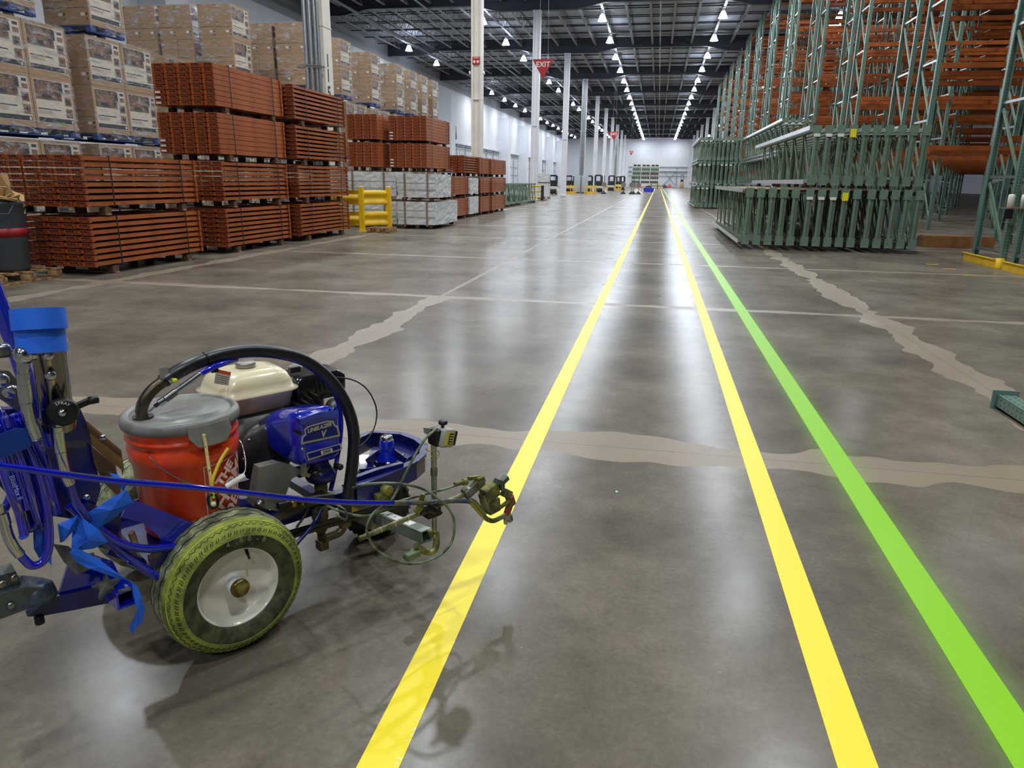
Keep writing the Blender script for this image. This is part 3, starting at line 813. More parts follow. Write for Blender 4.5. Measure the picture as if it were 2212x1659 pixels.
# green truss frames lying left, beyond the orange row
def truss(x, y, L, label):
    e = thing('truss_frame_stack', label, 'frame stack', (x, y, .12), group='green lattice frames lying beyond the orange row')
    n = int(L/1.0)
    for j in range(5):
        m = MB(); xx = -j*.3
        for z in (.04, 1.0): m.box((xx, L/2, z), (.08, L, .08))
        for i in range(n): m.bar((xx, i*L/n, .05),(xx, (i+.55)*L/n, 1.0),.04,.07).bar((xx,(i+.55)*L/n,1.0),(xx,(i+1)*L/n,.05),.04,.07)
        m.build('lattice_frame', M_GREEN, e)
    for yy in (.6, L-.6): MB().box((-.6,yy,-.06),(1.4,.1,.1)).build('wood_bearer', M_WOOD_D, e)
truss(-7.5, 36.6, 2.8, 'short green lattice frame stack on the floor just beyond the last orange bundles')
truss(-7.5, 39.7, 6.3, 'long green lattice frame stack lying beyond the orange row')
# ------------------------------------------------------------------ yellow guard rail by the wrapped bundles
def corr(m, a, b, z0, z1, mi=0):
    """corrugated guard panel between posts a, b (x,y)"""
    a, b = Vector((a[0],a[1],0)), Vector((b[0],b[1],0)); d = (b-a).normalized(); nrm = Vector((d.y,-d.x,0))
    n = 12; vs = []
    for side in (0, 1):
        for i in range(n+1):
            z = z0+(z1-z0)*i/n; off = .03*math.sin(2*PI*i/n*1.5+.5)+side*.008
            for p in (a, b): vs.append(p+nrm*off+Vector((0,0,z)))
    o = 2*(n+1); fs = []
    for i in range(n):
        q = 2*i; fs.append((q,q+1,q+3,q+2)); fs.append((o+q+2,o+q+3,o+q+1,o+q))
    fs += [(0,o,o+1,1),(2*n,2*n+1,o+2*n+1,o+2*n)]
    m.add(vs, fs, mi, True)
e = thing('guard_rail', 'yellow corrugated steel guard rail at the corner of the orange stacks', 'guard rail', (0,0,0))
posts = ((-7.5,18.1),(-7.95,20.55) if False else (-7.42,18.95),(-8.75,18.0))
P1, P2, P3 = (-7.5,18.1), (-7.0,18.75), (-8.9,18.05)
for p in (P1, P2, P3):
    q = MB().box((p[0],p[1],.56),(.115,.115,1.1)).box((p[0],p[1],.008),(.24,.24,.016)).build('post', M_YEL, e)
    MB().bbox((p[0],p[1],1.125),(.1,.1,.03),.012).build('post_cap', M_STK, q)
for (a, b) in ((P1, P2), (P1, P3)):
    for z in (.14, .68):
        m = MB(); corr(m, a, b, z, z+.36); m.build('rail_panel', M_YEL, e)
# small pallet piece beside it
e = thing('pallet', 'small bare wooden pallet lying on the floor at the foot of the yellow guard rail', 'pallet', (-7.25,17.75,0)); pallet(e, 0,0,0,.62,.55,M_WOOD)
# trash cans
M_CAN = mat('grey_bin_plastic', (66,72,78), .5, var=.12, vscale=6)
def bin_(x, y, z, label, stuff=True):
    e = thing('trash_bin', label, 'bin', (x, y, z))
    MB().lathe([(0,0),(.215,0),(.225,.02),(.262,.64),(.272,.66),(.272,.82),(.285,.83),(.29,.86),(.28,.87),(.262,.86),(.255,.66),(.21,.05),(0,.05)],40).build('bin_body', M_CAN, e)
    MB().lathe([(.2485,.43),(.2515,.43),(.2575,.54),(.2545,.54)],40).build('red_band', mat('bin_red',(150,22,30),.5), e)
    h_ = MB().tube([(.17,-.23,.84),(.2,-.3,.8),(.26,-.26,.72),(.285,-.17,.72),(.3,-.1,.82)],.012,6).build('handle', mat('bin_handle',(60,66,72),.45), e)
    MB().box((.11,-.262,.72),(.03,.004,.06)).build('sticker', M_STK, e)
    return e
BX, BY = -8.22, 8.02
bin_(BX, BY, .135, 'grey round trash bin with a red band, overflowing with cardboard')
bin_(-8.8, 7.75, .135, 'grey trash bin mostly cut off by the left picture edge')
e = thing('pallet', 'worn wooden pallet under the grey trash bins', 'pallet', (-9.05,7.45,0)); pallet(e,0,0,0,1.2,1.0,M_WOOD)
cards = [((-.16,-.1,.98),(.5,.012,.36),(.5,.3,.5)),((.02,.04,.96),(.45,.012,.32),(-.35,.8,-.3)),((.12,-.08,.9),(.34,.012,.26),(1.0,.2,.7)),((-.08,.1,1.0),(.3,.01,.42),(.1,-.3,.2)),((-.18,.0,.88),(.3,.012,.3),(.9,-.5,1.6)),((.16,.1,.9),(.2,.01,.3),(-.6,.4,1.2)),((.2,-.12,.93),(.2,.012,.16),(1.35,.1,.3))]
from mathutils import Euler
for i, (c, d, r) in enumerate(cards):
    m = MB(); M = Euler(r).to_matrix(); m.box((0,0,0), d, 0, M)
    m.box(M @ Vector((d[0]*.42,.05,d[2]*.3)), (d[0]*.3,d[1],d[2]*.35), 0, M @ Euler((0,.2,.7)).to_matrix())
    o = m.build('cardboard_scrap', mat('cardboard_scrap%d' % (i % 3), [(186,150,100),(160,126,84),(204,168,116)][i % 3], .85), None, (BX+c[0], BY+c[1], c[2]+.1))
    tag(o, ['folded brown cardboard flap','upright brown cardboard sheet','pale cardboard flap','tall cardboard scrap','tilted dark cardboard piece','narrow cardboard strip','small cardboard flap hanging over the rim'][i]+' in the grey trash bin', 'cardboard', 'cardboard scraps in the bin')
# ------------------------------------------------------------------ exit signs
def exit_sign(x, y, z, label, s_=1.0):
    e = thing('exit_sign', label, 'sign', (x, y, z), group='hanging red exit signs')
    w_, h_ = .42*s_, .72*s_
    MB().prism([(-w_,0),(w_,0),(0,-h_)], .02, U=(1,0,0), V=(0,0,1)).build('sign_plate', M_RED, e)
    text_obj('EXIT', .27*s_, M_STK, e, (0,-.014,-.2*s_), (PI/2,0,0), bold=.006)
    MB().cyl((-.2,0,0),(-.05,0,12.7-z),.005,n=5).cyl((.2,0,0),(.05,0,12.7-z),.005,n=5).build('hanging_wire', M_GALV, e)
exit_sign(-4.7, 30, 5.88, 'large red triangular EXIT sign hung above the aisle, nearest')
exit_sign(-5.0, 82, 6.45, 'red triangular EXIT sign in front of the sixth columns', 1.25)
exit_sign(-4.9, 132, 6.4, 'tiny red triangular exit sign near the back wall')
# ------------------------------------------------------------------ far left: lift trucks, fences, signs
M_TB = mat('truck_black',(26,27,30),.45); M_TC = mat('truck_cream',(196,190,172),.5); M_TG = mat('truck_grey',(96,92,96),.5)
def truck(x, y, rz, label, hgt=1.9, k=1.0):
    e = thing('lift_truck', label, 'lift truck', (x, y, 0), rz, 'parked lift trucks')
    MB().bbox((0,-.1,.42),(.95*k,.95,.7),.06).build('battery_body', M_TC, e)
    MB().bbox((0,-.62,.3),(.8*k,.3,.42),.05).build('bumper', M_TB, e)
    MB().prism([(-.5,.75),(.45,.75),(.5,1.1),(.35,1.3),(-.2,1.35),(-.5,1.2)], .9*k, O=(0,0,.0), U=(0,1,0), V=(0,0,1)).build('operator_console', M_TB, e)
    m = MB()
    for sx in (-.42*k,.42*k): m.bar((sx,-.5,.8),(sx,-.1,hgt),.07,.07).bar((sx,.45,.7),(sx,.45,hgt),.09,.09)
    m.box((0,.15,hgt),(.95*k,.8,.05))
    for q in range(5): m.box((0,-.15+q*.15,hgt+.03),(.9*k,.03,.03))
    m.build('overhead_guard', M_TB, e)
    m = MB()
    for sx in (-.3,.3): m.box((sx,.62,hgt*.55),(.1,.12,hgt*1.08))
    m.box((0,.62,hgt*1.05),(.7,.1,.1)).box((0,.62,.5),(.7,.1,.3)); m.build('mast', M_TB, e)
    MB().box((-.22,1.1,.06),(.12,1.0,.05)).box((.22,1.1,.06),(.12,1.0,.05)).build('fork', M_TG, e)
    for sx in (-.42*k,.42*k):
        MB().cyl((sx-.06,.45,.15),(sx+.06,.45,.15),.15,n=16).build('wheel', M_BLACKR, e)
    MB().cyl((-.08,-.45,.16),(.08,-.45,.16),.16,n=16).build('wheel', M_BLACKR, e)
truck(-10.4, 74.5, .1, 'cream and black lift truck with a low grey body, left of the white column', 1.75)
truck(-11.2, 72.0, 0, 'dark grey lift truck at the left end of the truck row', 1.7)
truck(-12.2, 79, 0, 'black lift truck behind the leftmost white column base', 1.75)
truck(-10.5, 88.5, 0, 'black lift truck behind the left yellow fence', 1.8, 1.5)
truck(-8.35, 91.5, 0, 'black lift truck just right of the electrical cabinets', 1.85)
truck(-7.2, 92.5, .2, 'cream lift truck with a tall black mast, right of the yellow fences', 1.95)
truck(-6.6, 108, 0, 'far dark lift truck behind the sign stands', 2.0)
truck(-5.6, 119, 0, 'farthest dark lift truck beside the small cabinets', 2.0)
truck(-6.6, 128, 0, 'small dark lift truck between far columns', 2.0)
def yfence(x0, x1, y, label, h_=.95):
    e = thing('yellow_fence', label, 'fence', (x0, y, 0), group='short yellow steel fences')
    W = x1-x0
    for q in (0, W/2, W): MB().box((q,0,h_/2),(.07,.07,h_)).box((q,0,.006),(.16,.16,.012)).build('post', M_YEL, e)
    for z in (.12,.26,.66,.84): MB().box((W/2,.05,z),(W,.03,.1)).build('rail', M_YEL, e)
yfence(-9.05, -7.98, 74, 'short yellow steel fence left of the electrical cabinets')
yfence(-7.3, -6.15, 76, 'short yellow steel fence right of the electrical cabinets')
yfence(-7.9, -6.9, 112, 'small far yellow fence by the small cabinets')
yfence(-6.4, -5.5, 115, 'small far yellow fence right of the small cabinets')
def sign_stand(x, y, label, r=.28):
    e = thing('sign_stand', label, 'sign stand', (x, y, 0), group='portable stop sign stands')
    MB().lathe([(.3,0),(.3,.03),(.06,.3),(.05,.34),(0,.34)],12).build('base', M_TB, e)
    MB().cyl((0,0,.3),(0,0,1.95),.03,n=8).build('pole', M_TB, e)
    MB().cyl((0,-.03,1.0),(0,-.05,1.0),r,n=8).build('sign_face', mat('sign_back_grey',(120,112,110),.5), e)
sign_stand(-5.75, 81.5, 'portable round sign on a stand, leftmost, by the cream lift truck')
sign_stand(-3.75, 83.5, 'portable round sign on a stand, second from the left')
sign_stand(-2.85, 83.0, 'portable sign on a stand, left one of the close pair left of the blue bin')
sign_stand(-2.65, 84.0, 'portable sign on a stand, right one of the close pair left of the blue bin')
sign_stand(-2.1, 83.8, 'portable round sign on a stand, rightmost, next to the blue bin')
m = MB().bar((-2.3,85,1.0),(-1.2,86.5,.05),.03,.05).bar((-2.6,85,.9),(-1.5,86.5,.05),.03,.05).bar((-2.3,85,.9),(-2.9,86.4,.3),.03,.05)
o = m.build('folding_barrier', mat('pale_red_paint',(214,110,110),.5), None); tag(o, 'thin pale red folding barrier leaning behind the sign stands', 'barrier')
e = thing('blue_bin', 'low blue plastic bin standing on the aisle floor far away', 'bin', (-1.9,103,0))
m = MB().bx((0,0,0),(1.35,.9,.06)); mb_ = mat('blue_plastic',(22,46,200),.5)
for a, b in (((0,0,.06),(1.35,.04,.5)),((0,.86,.06),(1.35,.9,.5)),((0,0,.06),(.04,.9,.5)),((1.31,0,.06),(1.35,.9,.5))): m.bx(a, b)
m.build('bin_shell', mb_, e)
MB().bx((-.03,-.03,.47),(1.38,.0,.53)).bx((-.03,.9,.47),(1.38,.93,.53)).build('rim', mb_, e)
e = thing('road_barrier', 'yellow and black double rail barrier across the aisle end', 'barrier', (-1.34,150,0))
for q in (0, 1.25, 2.5): MB().box((q,0,.48),(.16,.16,.96)).build('post', M_TB, e)
for z, a in ((.82,M_YEL),(.25,M_YEL),(.55,M_TB)): MB().box((1.25,0,z),(2.5,.06,.13)).build('rail', a, e)
# far rack with totes
e = thing('tote_rack', 'far cream rack holding green and black totes against the back wall', 'rack', (-6.5,190,0))
mc = mat('cream_rack',(214,206,170),.5)
for q in (0,2.15,4.3,6.6): MB().box((q,0,2.6),(.1,1,5.2)).build('upright', mc, e)
for z in (.9,1.9,2.9,3.9,4.9): MB().box((3.3,0,z),(6.6,1,.18)).build('shelf', mc, e)
n = 0
for r, z in enumerate((1.0,2.0,3.0,4.0)):
    for b in range(3):
        for q in range(5):
            o = MB().bbox((0,0,.28),(.34,.5,.56),.05).build('tote', mat('tote_green',(30,84,56),.5) if b == 0 or r == 3 else M_TB, None, (-6.5+.25+b*2.2+q*.4, 189.6, z+.0))
            tag(o, '%s tote on the far rack, shelf %s from below, %s bay, %s from left' % (['green','dark'][0 if (b == 0 or r == 3) else 1], ['one','two','three','four'][r], ['left','middle','right'][b], nm[q]), 'tote', 'totes on the far rack')
for b in range(3):
    for q in range(2):
        o = MB().bbox((0,0,.2),(.8,.5,.4),.05).build('tote', M_TB, None, (-6.5+.6+b*2.2+q*.95, 189.8, 5.0)); tag(o, 'dark tote on top of the far rack, %s from the left' % nm[b*2+q], 'tote', 'totes on top of the far rack')
e = thing('reach_truck', 'tall narrow reach truck with a raised mast at the far right wall', 'lift truck', (5.45,180,0))
MB().bbox((0,0,.6),(.9,.9,1.1),.08).build('body', mat('truck_tan',(180,150,100),.5), e)
MB().box((-.28,0,1.9),(.1,.12,2.3)).box((.28,0,1.9),(.1,.12,2.3)).box((0,0,3.0),(.66,.1,.12)).box((0,0,1.7),(.6,.3,.5)).build('mast', M_TB, e)
for x in (-.3,.3): MB().cyl((x-.06,-.3,.15),(x+.06,-.3,.15),.15,n=12).build('wheel', M_BLACKR, e)
for i, (x, w_, h_, c, lb) in enumerate(((1.6,.9,.7,(60,58,56),'dark low machine'),(2.6,.9,1.0,(210,90,96),'red-topped low machine'),(3.7,.9,.8,(150,166,196),'pale blue low tote'),(-4.2,1.6,.6,(226,150,84),'orange low pallet stack'),(-2.2,1.3,.6,(60,62,56),'dark low pallet stack'))):
    e = thing('floor_machine', lb+' on the floor before the back wall', 'machine', (x,176,0))
    MB().bbox((0,0,h_*.35),(w_,.8,h_*.6),.06).build('body', mat('fm%d' % i, c, .5), e)
    MB().prism([(-w_*.4,h_*.6),(w_*.4,h_*.6),(w_*.1,h_)], .6, U=(1,0,0), V=(0,0,1)).build('hood', mat('fm%d' % i, c, .5), e)
    for sx in (-.3,.3): MB().cyl((sx,-.35,.08),(sx,-.28,.08),.08,n=10).build('wheel', M_BLACKR, e)
# bollard stand and wrapped pallet near the second free column
e = thing('wrapped_pallet', 'white wrapped pallet load beside the column behind the exit sign', 'pallet load', (-9.05,56,0))
pallet(e, 0,0,0,.95,1.0,M_WOOD)
crumple(5,5,5,(.9,.95,1.0),.01).build('lower_wrap', M_WRAP, e, (.47,.5,.14)); crumple(5,5,4,(.85,.9,.6),.01).build('upper_wrap', M_WRAP, e, (.47,.5,1.2)); MB().box((.47,.5,1.17),(.95,1,.05)).build('tray', M_TB, e)
e = thing('bollard_rail', 'yellow three-rail guard with a black post beside the green lattice frames', 'guard rail', (-8.9,51.2,0))
for z in (.2,.6,.95): MB().cyl((0,0,z),(1.0,0,z),.06,n=10).build('rail', M_YEL, e)
MB().box((1.05,0,.5),(.18,.18,1.0)).build('post', M_TB, e); MB().box((1.05,0,.02),(.5,.4,.04)).build('foot', M_TB, e)
e = thing('wall_speaker', 'black hanging heater unit high on the left wall beside the orange stacks', 'heater', (-24.5,87.7,5.9))
MB().bbox((0,0,.8),(.9,.9,1.6),.06).build('housing', M_TB, e); MB().box((-.2,0,1.7),(.1,.1,.3)).build('bracket', M_TB, e)

o = MB().lathe([(.0045,0),(.0045,.0015),(0,.0015)],12).build('laser_dot', mat('laser_green',(120,255,200),.4,emit=(90,255,190),es=2.5), None, (-.093,3.059,0)); tag(o, 'tiny green laser dot on the floor between the yellow stripes', 'laser dot')
# ------------------------------------------------------------------ line striping machine
TH = -0.613
W0 = Vector((-1.115, 1.663, 0))
_c, _s = math.cos(TH), math.sin(TH)
def w2l(v): return Vector((_c*v.x+_s*v.y, -_s*v.x+_c*v.y, v.z))
CAML = w2l(Vector((0,0,CAM_H))-W0)
def P(u, v, x):
    """point of the machine's own frame (x right, y forward, z up) seen at pixel u, v on the plane x"""
    d = w2l(cam2world(Vector((u-CX, v-CY, F_PX)))); t = (x-CAML.x)/d.x; return CAML+d*t
def PZ(u, v, z):
    d = w2l(cam2world(Vector((u-CX, v-CY, F_PX)))); t = (z-CAML.z)/d.z; return CAML+d*t
def path(pts):
    """pts (u, v, x) -> points"""
    return [P(*p) for p in pts]
def cr(P_, k=6, closed=False):
    out = []; n = len(P_)
    for i in range(n if closed else n-1):
        if closed: a, b, c, d = P_[i-1], P_[i], P_[(i+1) % n], P_[(i+2) % n]
        else: a, b, c, d = P_[max(i-1,0)], P_[i], P_[i+1], P_[min(i+2,n-1)]
        for j in range(k):
            t = j/k; out.append(.5*((2*b)+(c-a)*t+(2*a-5*b+4*c-d)*t*t+(3*b-a-3*c+d)*t*t*t))
    if not closed: out.append(P_[-1])
    return out
BL = mat('blue_machine_paint', (12,34,184), .16, spec=.8, coat=1, var=.2, vscale=12)
BLD = mat('blue_frame_paint', (11,20,98), .3, spec=.6, coat=.3, var=.3, vscale=10)
HOSE = mat('blue_hose', (12,22,176), .14, spec=.8, coat=1)
STEEL = mat('worn_steel', (150,150,146), .3, .9, var=.3, vscale=20)
CHROME = mat('chrome', (206,210,216), .16, 1)
OVER = mat('oversprayed_steel', (150,152,110), .45, .5, var=.35, vscale=22, rgb2=(96,98,50))
OVER2 = mat('oversprayed_dark', (74,76,52), .55, .3, var=.4, vscale=25, rgb2=(130,128,50))
ENG = mat('engine_dark', (66,62,60), .4, .3, var=.4, vscale=18)
TANK = mat('cream_tank', (228,216,178), .25, coat=.5)
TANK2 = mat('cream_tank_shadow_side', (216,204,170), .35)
TAPE = mat('painters_tape', (34,110,236), .6, var=.1, vscale=20)
M_MACH = thing('line_striper', 'blue paint striping machine with engine, hoses, side spray gun and two big rear wheels', 'line striper', tuple(W0), TH)
A = M_MACH
# --- rear wheels
T_SIDE = mat('tyre_sidewall_oversprayed', (78,84,48), .6, rgb2=(44,48,28), vscale=30, var=.1, bump=.15, bscale=90)
T_LIME = mat('tyre_shoulder_lime_overspray', (160,170,66), .75, rgb2=(96,106,48), vscale=14, var=.1, bump=.3, bscale=120, lo=.35, hi=.6)
T_TREAD = mat('tyre_tread_dusty', (150,156,118), .8, rgb2=(92,98,70), vscale=30, var=.1, bump=.35, bscale=110)
T_GRV = mat('tyre_groove', (20,22,16), .9)
def wheel(x0, flip, lime=True):
    """x0: outer rim face; flip=-1 for the left wheel"""
    s_ = flip
    C0 = Vector((x0, 0, .213)); AXx = Vector((s_, 0, 0))
    w_ = bpy.data.objects.new('rear_wheel', None)
    n = 192
    prof = [(.118,.0),(.124,.008),(.136,.015),(.152,.0195),(.164,.0205),(.176,.018),(.186,.0115),(.194,.003),(.2015,-.010),(.2065,-.022)]
    mis = [0,0,0,0,1,1,1,1,1]
    for gx in (-.034, -.064, -.094):
        R_ = .2125 if gx == -.064 else .2095
        prof += [(R_,gx+.006),(R_,gx+.0024),(R_-.0065,gx+.0018),(R_-.0065,gx-.0018),(R_,gx-.0024)]
        mis += [2,2,3,3,3]
    mis = mis[:]
    prof += [(.2065,-.106),(.2015,-.118),(.194,-.130),(.176,-.145),(.15,-.1455),(.124,-.134),(.118,-.126)]
    mis += [2]*7
    V = []
    for i, (r, h_) in enumerate(prof):
        for k in range(n):
            t = 2*PI*k/n; z = (.0028 if (k//3) % 2 else -.0028) if 10 <= i < 25 else 0
            hh = h_+z; dr = -.0018 if (5 <= i <= 8 and (k+i) % 4 == 0) else 0
            V.append(C0+AXx*hh+Vector((0, (r+dr)*math.cos(t), (r+dr)*math.sin(t))))
    m = MB(); o = 0; m.v = [tuple(v) for v in V]
    for i in range(len(prof)-1):
        for k in range(n):
            a, b = i*n+k, i*n+(k+1) % n; q = (a, b, b+n, a+n) if s_ > 0 else (a, a+n, b+n, b)
            m.f.append(q); m.mi.append(mis[i] if i < len(mis) else 2); m.sm.append(not (10 <= i < 25))
    tyre = m.build('tyre', [T_SIDE, T_LIME, T_TREAD, T_GRV], A)
    if s_ > 0:
        for rr, hh, am, ph in ((.1955, .0028, .0030, 0), ):
            pts = []
            for k in range(120):
                t = 2*PI*k/120; d = am if k % 2 else -am
                pts.append(C0+Vector((hh+.0012-d*.6, (rr+d)*math.cos(t), (rr+d)*math.sin(t))))
            MB().tube(pts, .0008, 4, closed=True).build('shoulder_groove', T_GRV, tyre)
        MB().tube([C0+Vector((-.006, .1995*math.cos(2*PI*k/96), .1995*math.sin(2*PI*k/96))) for k in range(96)], .0019, 5, closed=True).build('yellow_paint_ring', mat('lime_ring',(196,204,84),.6), tyre)
        lug = MB()
        for k in range(64):
            t = 2*PI*k/64
            for dt, r0, r1 in ((-.02,.176,.185),(.02,.185,.176)):
                a_ = C0+Vector((.0195, r0*math.cos(t+dt*.2), r0*math.sin(t+dt*.2))); b_ = C0+Vector((.013 if r1 > r0 else .0195, r1*math.cos(t+dt*1.6), r1*math.sin(t+dt*1.6)))
                a_.x = .0190 if r0 < .18 else .0135; b_.x = .0190 if r1 < .18 else .0135
                lug.bar(a_, b_, .0012, .0012)
        o = lug.build('tread_lug', T_GRV, tyre); o['kind'] = 'stuff'
        for ch, ang in zip('4.80-8', (112,103,98,89,80,72)):
            t = math.radians(ang-12)
            M = Matrix.Translation(C0+Vector((.0222, .155*math.cos(t), .155*math.sin(t)))) @ Matrix.Rotation(t-PI/2, 4, 'X') @ Matrix(((0,0,1,0),(1,0,0,0),(0,1,0,0),(0,0,0,1)))
            text_obj(ch, .021, mat('tyre_letter',(132,136,92),.6), tyre, (0,0,0), M=M, ext=.0015)
        ring = [C0+Vector((.0218, .1655*math.cos(2*PI*k/96), .1655*math.sin(2*PI*k/96))) for k in range(96)]
        MB().tube(ring, .0009, 4, closed=True).build('sidewall_ring', mat('tyre_letter',(132,136,92),.6), tyre)
    RIM = mat('white_rim_enamel', (226,222,206), .18, coat=.6, spec=.6)
    r = MB(); r.lathe([(.1215,-.012),(.1225,0),(.1195,.004),(.1165,.002),(.113,-.008),(.110,-.028),(.104,-.036),(.086,-.040),(.070,-.046),(.046,-.046),(.034,-.043),(.030,-.040),(.0,-.040)], 64, O=C0, A=AXx)
    rim = r.build('rim', RIM, A)
    MB().lathe([(.027,-.045),(.027,.006),(.0235,.009)], 32, O=C0, A=AXx).build('hub_collar', mat('white_collar',(236,236,232),.4), rim)
    MB().lathe([(.0265,.0),(.0275,.004),(.0275,.012),(.025,.016),(.021,.0175),(0,.0175)], 32, O=C0, A=AXx).build('hub_cap', mat('hub_cap_metal',(150,146,92),.3,.8,rgb2=(104,84,40),vscale=40,var=.1), rim)
    if s_ > 0:
        p = C0+Vector((-.036, .045, .092)); MB().cyl(p, p+Vector((.02,-.004,-.008)), .005, n=8).cyl(p+Vector((.02,-.004,-.008)), p+Vector((.034,-.006,-.016)), .0035, n=8).build('valve_stem', M_BLACKR, rim)
wheel(0, 1); wheel(-.75, -1)
MB().cyl((-.7,0,.205),(-.03,0,.205),.016,n=12).build('axle', BLD, A)
# --- front caster wheel
m = MB(); FC = Vector((-.365,.70,.135)); ax = Vector((.86,-.5,0)).normalized()
m.lathe([(.06,-.03),(.09,-.05),(.12,-.048),(.133,-.036),(.136,-.015),(.131,-.010),(.136,-.006),(.136,.006),(.131,.010),(.136,.015),(.133,.036),(.12,.048),(.09,.05),(.06,.03)], 44, O=FC, A=ax)
fwl = m.build('front_tyre', mat('front_tyre_rubber',(58,58,48),.7,rgb2=(28,28,26),vscale=40,var=.1,bump=.4,bscale=120), A)
lug = MB(); u_ = Vector((0,0,1)); v_ = ax.cross(u_)
for k in range(36):
    t = 2*PI*k/36
    for sgn in (-1, 1):
        p = FC+ax*(.026*sgn)+u_*(.136*math.cos(t))+v_*(.136*math.sin(t)); q = FC+ax*(.046*sgn)+u_*(.13*math.cos(t+.05))+v_*(.13*math.sin(t+.05)); lug.bar(p, q, .008, .008)
o = lug.build('tread_lug', mat('front_tyre_rubber',(58,58,48)), fwl); o['kind'] = 'stuff'
MB().lathe([(.062,-.03),(.05,-.01),(.02,-.02),(.02,.02),(.05,.01),(.062,.03)], 30, O=FC, A=ax).build('front_rim', mat('rim_grey',(176,174,160),.4,.3), fwl)
fk = MB()
for sgn in (-1, 1): fk.bar(FC+ax*(.066*sgn), FC+ax*(.066*sgn)+Vector((0,-.03,.17)), .012, .05, up=(0,1,0))
fk.bar(FC+ax*(-.07)+Vector((0,-.03,.17)), FC+ax*.07+Vector((0,-.03,.17)), .05, .014); fk.cyl(FC+Vector((0,-.03,.15)), FC+Vector((0,-.03,.175)), .025)
fk.build('caster_fork', BLD, A)
# --- nose frame
def plate(pts, z0, z1, name, m_, x=None):
    n = len(pts); q = [(p[0],p[1],z0) for p in pts]+[(p[0],p[1],z1) for p in pts]
    return MB().add(q, [tuple(reversed(range(n))), tuple(range(n,2*n))]+[(k,(k+1)%n,n+(k+1)%n,n+k) for k in range(n)]).build(name, m_, A)
ZN = .335
nr = [PZ(u,v,ZN) for u,v in [(768,1052),(830,1030),(895,1000),(913,985),(917,965),(900,952),(868,940)]]
nl = [PZ(u,v,ZN) for u,v in [(842,938),(800,936),(775,948),(760,962)]]
m = MB(); full = nr+nl
rim_pts = [(p.x,p.y) for p in full]
for a_, b_ in zip(full[:-1], full[1:]):
    m.bar((a_.x,a_.y,ZN-.03),(b_.x,b_.y,ZN-.03),.016,.07); m.bar((a_.x,a_.y,ZN+.004),(b_.x,b_.y,ZN+.004),.028,.01)
m.build('nose_frame', BLD, A)
cpx = PZ(833,1000,ZN-.03)
sp_ = [PZ(u,v,ZN-.035) for u,v in [(795,985),(815,1003),(850,1008),(895,985),(905,962),(868,955),(835,965),(805,968)]]
plate([(p.x,p.y) for p in sp_], ZN-.05, ZN-.03, 'nose_floor', BLD)
st = P(836,985,-.33); tp = P(835,945,-.33)
MB().lathe([(.044,-.012),(.043,0),(.033,.012),(.029,.03),(.027,st.z and (tp.z-st.z)*.85),(.024,(tp.z-st.z)*.9),(0,(tp.z-st.z)*.9)], 28, O=st).build('steering_hub', BL, A)
MB().lathe([(.0235,0),(.0235,.012),(.02,.016),(0,.016)], 24, O=st+Vector((0,0,(tp.z-st.z)*.9))).build('hub_dust_cap', CHROME, A)
for k in range(3):
    t = k*2.1+.4; MB().bar(st+Vector((.03*math.cos(t),.03*math.sin(t),.02)), st+Vector((.085*math.cos(t),.085*math.sin(t),-.008)), .006, .03).build('hub_rib', BLD, A)
for u, v in ((868,985),(838,1003)):
    p = PZ(u,v,ZN-.015); MB().lathe([(.011,0),(.011,.006),(.006,.009),(0,.009)],6,O=p).build('bolt', CHROME, A)
# side rail of the nose: grey plate, blue rail, warning decals
def quad(name, px, x, th, m_, parent=None, mi=0):
    pts = [P(u,v,x) for u,v in px]; n = len(pts); off = Vector((th,0,0))
    return MB().add([tuple(p) for p in pts]+[tuple(p-off) for p in pts], [tuple(range(n)), tuple(reversed(range(n,2*n)))]+[(k,n+k,n+(k+1)%n,(k+1)%n) for k in range(n)]).build(name, m_, parent or A)
quad('side_rail', [(760,1052),(815,1034),(872,1020),(872,1000),(815,1015),(760,1035)], -.17, .02, BLD)
quad('side_plate', [(760,1115),(822,1090),(822,1018),(760,1037)], -.175, .01, mat('side_plate_grey',(134,132,112),.45,.3,var=.2))
quad('warning_decal', [(760,1056),(797,1046),(797,1032),(760,1042)], -.1735, .001, M_BLACK)
for i, u in enumerate((768, 781)): quad('warning_triangle', [(u-5,1053-i*3),(u+5,1050.5-i*3),(u,1042-i*3)], -.1715, .001, mat('warning_orange',(238,150,20),.5))
quad('yellow_decal', [(757,1108),(778,1103),(757,1092)], -.1735, .001, M_YEL)
for u, v in ((810,1031),(826,1026),(838,1021)):
    p = P(u,v,-.168); MB().lathe([(.006,0),(.006,.005),(0,.006)],6,O=p,A=(1,0,0)).build('bolt', CHROME, A)
# main rails between nose and rear
for x in (-.20, -.52): MB().bar((x,-.02,.285),(x,.56,.285),.035,.05).build('main_rail', BLD, A)
for y in (-.02,.2,.40): MB().bar((-.52,y,.285),(-.20,y,.285),.035,.03).build('cross_member', BLD, A)
MB().bar((-.16,.08,.25),(-.10,.62,.25),.012,.012).bar((-.16,.08,.235),(-.10,.62,.235),.012,.012).build('thin_rod', M_BLACK, A)
